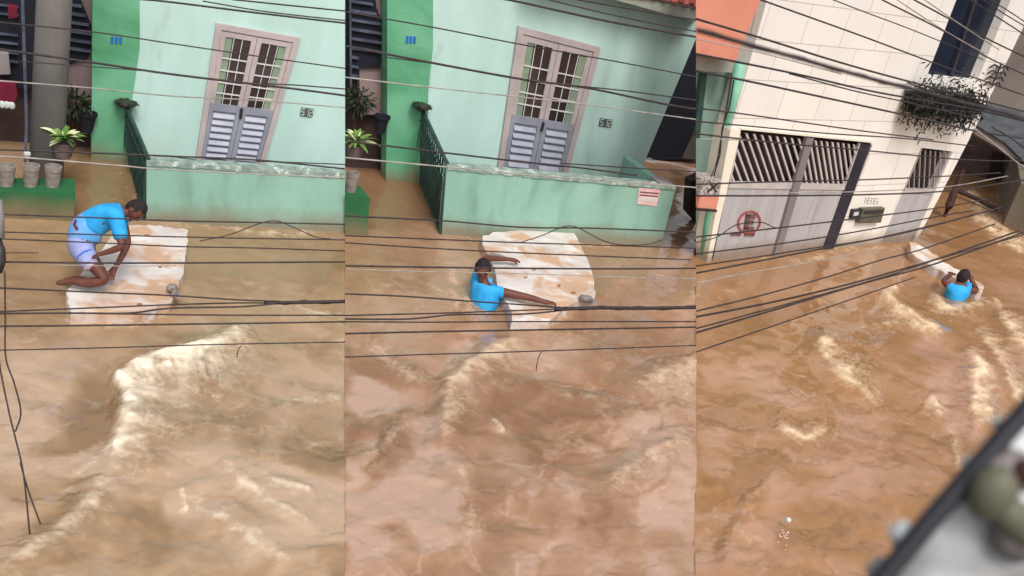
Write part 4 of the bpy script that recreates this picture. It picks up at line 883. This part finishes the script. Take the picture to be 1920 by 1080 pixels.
sh = skin([[(B3(904,600,.1),.155),(B3(908,572,.04),.165),(B3(909,552),.172),(B3(907,538),.10)],[(B3(909,552),.172),(shR,.09),((shR*.7+elR*.3),.08)],[(B3(909,552),.172),(shL,.09),((shL*.35+elL*.65),.078)]]); obj('shirt', sh, M['cyan'], pB, 2, smooth=True)
# --- swimmer (right)
tC = gdep(1800,545,.1); C3 = lambda x, y, dd=0: dp(x, y, tC+dd)
pC = person('man in a cyan shirt hanging on to the edge-on white board at right', C3(1800,560)-np.array([0,0,.5]))
ch = [[(C3(1775,600,.2),.10),(C3(1788,570,.05),.11),(C3(1797,545),.125),(C3(1803,530),.08),(C3(1805,524),.06)]]
shR, elR, wrR = C3(1783,541,-.1), C3(1768,526,-.02), gnd(1783,514,.27)
ch.append([(C3(1797,545),.125),(shR,.068),(elR,.05),(wrR,.034)]); ch += hand(wrR, gnd(1800,505,.27)-wrR, (0,0,1), 1, 1.2, .6)
shL, elL, wrL = C3(1812,543,.0), gnd(1832,546,.12), gnd(1819,520,.27)
ch.append([(C3(1797,545),.125),(shL,.066),(elL,.055),(wrL,.034)]); ch += hand(wrL, gnd(1810,500,.26)-wrL, (0,0,1), -1, 1.2, .6)
mbC = skin(ch); hc = C3(1806,520,-.03); TC_ = head(mbC, hc, (.1,.1,1), (.8,.6,-.1), .104)
obj('body', mbC, M['skin'], pC, 3, smooth=True); obj('hair', hair(hc, TC_, .107), M['hair'], pC, 3, smooth=True); eyes(hc, TC_, .115, pC, 3)
sh = skin([[(C3(1782,570,.08),.16),(C3(1790,556,.03),.17),(C3(1797,545),.172),(C3(1802,534),.10)],[(C3(1797,545),.172),(shR,.09),((shR+elR)/2,.082)],[(C3(1797,545),.172),(shL,.088),(C3(1818,528,.05),.075)]]); obj('shirt', sh, M['cyan'], pC, 3, smooth=True)
# ------------------------------------------------------------------ small floating things
tag(obj('floating_ball', MB().ball(gnd(1478,975,.05), (.028,.028,.026), 3), M['white'], None, 3, smooth=True), 'small white ball floating in the lower part of the right picture', 'ball')
lf = MB(); rnd = random.Random(8)
for k in range(14): lf.ball(gnd(1470+rnd.gauss(0,6), 1003+rnd.gauss(0,11), .03), rnd.uniform(.006,.012), 1, .3, k)
tag(obj('floating_scraps', lf, M['notice'], None, 3), 'pale scraps drifting just below the white ball', 'scraps')
tag(obj('wire_tag', MB().ball(dp(51,289,6.4), (.022,.02,.022), 2), M['white'], None, 1), 'white clip on the pale cable in front of the clay pots', 'clip')
# ------------------------------------------------------------------ overhead cables
ORD = 'first second third fourth fifth sixth seventh eighth ninth tenth eleventh twelfth thirteenth fourteenth fifteenth sixteenth seventeenth eighteenth nineteenth twentieth'.split()
def spline(pts, n=40):
    """smooth sampling of a pixel polyline"""
    P = [np.array(p, float) for p in pts]
    if len(P) == 2: return [P[0]*(1-t)+P[1]*t for t in np.linspace(0,1,12)]
    P = [2*P[0]-P[1]] + P + [2*P[-1]-P[-2]]; out = []
    for i in range(1, len(P)-2):
        for t in np.linspace(0,1,9)[:-1 if i < len(P)-3 else None]:
            a,b,c,d = P[i-1:i+3]; out.append(.5*((2*b)+(-a+c)*t+(2*a-5*b+4*c-d)*t*t+(-a+3*b-3*c+d)*t**3))
    return out
def wires(sec, pl, base_w, L, where, cat='cable'):
    L = sorted(L, key=lambda e: e[0][0][1] - (e[0][0][0]-SECT[sec][0] if sec != 1 else e[0][0][0])*.15)
    for i, e in enumerate(L):
        pts, px = e[0], e[1]; mt = e[2] if len(e) > 2 else 'wire'; wo = e[3] if len(e) > 3 else 0
        ww = base_w + wo + ((i*37) % 7 - 3)*.05
        P3 = [pl.P(x, y, ww) for x, y in spline(pts)]
        dist = np.mean([R_[2] @ (p-CAM) for p in P3]); r = max(px,2.0)*.43*dist/F
        m = MB().tube(P3, r, 7)
        if px > 6.5:   # lashed bundle: second strand wound round it
            Q = [p + np.array([0,0,1])*r*.9*math.sin(k*.9) for k, p in enumerate(P3)]; m.tube(Q, r*.55, 6)
        nth = ORD[i] if i < 20 else 'lower ' + ORD[i-20] if i-20 < 20 else 'last'
        thick = 'thick' if px > 5 else 'thin' if px < 3 else 'dark'
        tag(obj('overhead_cable_or_glint', m, M[mt], None, sec, smooth=True), f'{nth} cable or glint line from the top {where}, {"pale" if mt=="wire_pale" else thick}', cat, 'overhead cables ' + where)
W1 = [([(258,-2),(320,4),(480,24),(660,45)],4.6),([(380,2),(500,22),(660,40)],3),([(435,-1),(540,10),(660,22)],3.6),
 ([(-20,40),(175,60),(330,83),(480,105),(660,130)],3),([(-20,90),(165,116),(320,139),(538,165),(660,181)],5),([(32,115),(172,125),(260,132),(320,139)],2.6),([(500,157),(560,160),(660,168)],3),
 ([(-20,150),(170,165),(320,180),(480,188),(660,203)],3,'wire_pale'),([(-20,280),(180,287),(320,293),(480,300),(660,318)],4),([(480,302),(560,305),(660,309)],2.6),
 ([(-20,292),(51,296),(219,310),(330,319),(660,334)],3.2,'wire_pale'),([(-20,401),(171,408),(330,414),(480,417),(660,421)],3.4),
 ([(375,452),(430,440),(481,421),(515,414),(545,424),(591,444),(620,448)],2.2),([(6,435),(180,440),(330,444),(480,447),(660,450)],3),
 ([(-20,447),(180,455),(330,462),(480,465),(660,471)],3),([(10,474),(72,474)],2,),([(5,491),(180,493),(330,493),(480,492),(660,491)],4),([(100,497),(240,499),(330,498)],2,'wire_pale'),  # last short pale strand stands in for a light reflection under the cable
 ([(-20,539),(180,548),(320,554),(443,562),(525,565)],3.6),([(-20,585),(180,577),(330,571),(440,568),(500,568)],3.4),([(-20,588),(130,587),(240,587),(320,578),(450,575),(520,569)],4),
 ([(495,568),(560,567),(660,565)],8),([(130,587),(330,590),(480,591),(660,591)],3.4),([(-20,612),(180,610),(330,608),(480,606),(660,603)],4),
 ([(-20,657),(200,652),(400,646),(660,641)],2.8),([(452,648),(446,658),(444,671)],2)]
wires(1, pl1, 6.0, W1, 'across the left picture')
W2 = [([(930,-4),(975,4),(1130,38),(1240,58),(1320,72)],5),([(1020,-3),(1100,17),(1190,37),(1320,62)],3),([(1075,-2),(1190,18),(1320,40)],3.6),([(1225,-2),(1320,20)],3.4),
 ([(630,19),(800,49),(975,83),(1153,115),(1320,147)],3),([(630,83),(800,116),(975,148),(1101,165),(1245,195),(1320,207)],5),([(714,106),(760,112),(800,117)],2.6),([(1081,161),(1170,170),(1253,181),(1320,190)],3),
 ([(630,143),(800,163),(975,182),(1090,195),(1320,226)],3,'wire_pale'),([(630,262),(830,286),(975,303),(1090,315),(1194,329)],4),([(1050,306),(1139,312),(1320,323)],2.6),
 ([(630,294),(857,315),(975,327),(1187,342),(1320,353)],3.2,'wire_pale'),([(630,404),(830,414),(975,426),(1112,428),(1320,436)],3.4),
 ([(975,455),(1015,442),(1054,426),(1078,425),(1105,438),(1133,452),(1167,459),(1215,458),(1242,449)],2.2),([(630,441),(800,448),(975,455),(1140,460),(1320,466)],3),
 ([(630,454),(800,465),(975,474),(1140,481),(1294,487)],3),([(630,498),(800,501),(975,503),(1140,504),(1320,503)],4),([(630,504),(800,509),(975,513),(1120,518),(1222,521)],2,'wire_pale'),([(1228,522),(1320,522)],2,'wire_pale'),
 ([(630,550),(765,556),(885,565),(975,571),(1061,577)],3.6),([(630,592),(830,587),(975,582),(1064,579)],3.2),([(630,598),(765,598),(850,590),(975,589),(1064,581)],3.8),
 ([(1040,580),(1120,577),(1200,578),(1320,576)],8),([(630,603),(800,604),(975,603),(1320,603)],3.2),([(630,626),(800,622),(975,619),(1320,613)],4),([(630,670),(820,664),(1016,658),(1320,647)],2.8),([(1016,659),(1009,672),(1005,696)],2)]
wires(2, pl2, 6.6, W2, 'across the middle picture')
W3 = [([(1425,-1),(1520,33),(1620,69),(1767,124),(1829,146),(1935,184)],3.4),([(1290,15),(1380,42),(1462,65),(1620,113),(1716,141),(1935,198)],12,'wire',3.4),
 ([(1290,31),(1430,72),(1620,130),(1935,213)],4.5),([(1290,52),(1485,106),(1620,144),(1716,169),(1935,226)],9,'wire',2.4),([(1290,70),(1430,100),(1578,139)],2.6,'wire_pale'),
 ([(1290,98),(1485,137),(1620,168),(1711,185),(1830,206),(1935,230)],4.2),([(1480,138),(1600,170),(1711,194),(1831,222)],3),([(1290,130),(1411,154),(1620,199),(1716,220),(1827,245),(1935,262)],4.2),
 ([(1318,204),(1388,213),(1500,229),(1620,246),(1750,262)],3.2),([(1290,226),(1420,238),(1548,250),(1700,260),(1825,274)],3),
 ([(1653,-1),(1767,57),(1845,104),(1935,146)],3.2),([(1681,-1),(1767,55),(1845,100)],2.4,'wire_pale'),([(1713,-1),(1800,46),(1864,79),(1935,113)],3.4),([(1733,-1),(1808,51),(1873,93)],2.4,'wire_pale'),
 ([(1818,-1),(1870,32),(1935,74)],3),([(1843,-1),(1880,24),(1935,57)],2.6),([(1852,-3),(1890,20),(1935,50)],2.6),([(1561,-1),(1620,22),(1690,48),(1760,76),(1843,111)],2.4),
 ([(1290,249),(1450,267),(1620,282),(1800,299),(1935,303)],3.2),([(1290,260),(1400,263),(1480,270)],2.4,'wire_pale'),([(1290,346),(1450,341),(1620,337),(1780,330),(1875,324)],3),
 ([(1290,367),(1450,367),(1620,365),(1775,358),(1935,335)],3.6),([(1480,362),(1620,359),(1775,350),(1890,330)],2.2,'wire_pale'),([(1290,446),(1462,427),(1620,408),(1750,391),(1860,372)],3),
 ([(1305,455),(1345,444),(1380,422),(1427,417),(1455,427),(1490,424)],2.4),([(1290,478),(1475,455),(1620,432),(1762,405),(1825,395)],3),
 ([(1290,501),(1400,485),(1526,465),(1620,451),(1725,428),(1870,391)],3),([(1290,515),(1420,490),(1558,463),(1650,446),(1735,427),(1880,388)],3.6),([(1300,532),(1400,512),(1500,495),(1600,475),(1649,464)],2,'wire_pale'),
 ([(1290,587),(1430,553),(1558,517),(1650,488),(1733,466),(1865,420)],3.2),([(1290,597),(1450,566),(1590,533),(1690,505),(1758,485),(1910,433)],4.2),
 ([(1290,620),(1450,577),(1580,541),(1680,512),(1768,483),(1920,440)],3),([(1290,628),(1461,578),(1623,530),(1752,495),(1935,430)],4.2),([(1290,665),(1420,621),(1526,585),(1620,553),(1715,520)],2.8),
 ([(1827,241),(1870,275),(1935,327)],3.4,'wire_pale'),([(1860,238),(1900,262),(1935,290)],3,'wire')]
wires(3, pl3, 6.4, W3, 'across the right picture')
# junction and cables hanging at the left edge
jd = 6.0
jb = thing('cable_junction', 'dark cable junction with a grey cap at the left edge', 'junction', dp(-4,510,jd))
obj('cap', MB().tube([dp(-6,375,jd), dp(-4,405,jd), dp(-2,446,jd)], [.028,.034,.03], 10), M['greyside'], jb, 1, smooth=True)
obj('clamp', MB().tube([dp(-4,448,jd), dp(0,470,jd), dp(0,490,jd), dp(-3,512,jd)], [.02,.03,.032,.02], 10), M['iron'], jb, 1, smooth=True)
for pts, lab in (([(9,508),(10,600),(11,671),(27,720),(39,773),(29,809)],'looping black cable hanging from the junction at the left edge'),
                 ([(-4,640),(0,689),(18,778),(29,822),(44,889),(56,1002)],'long black cable hanging to a loose end near the lower left'),
                 ([(38,867),(47,900),(60,940),(76,983)],'short loose strand splitting off the hanging cable at lower left')):
    tag(obj('hanging_cable', MB().tube([dp(x,y,jd) for x,y in spline(pts)], .0048, 7), M['wire'], None, 1, smooth=True), lab, 'cable')
for o in bpy.data.objects:
    if '_o' in o: del o['_o']
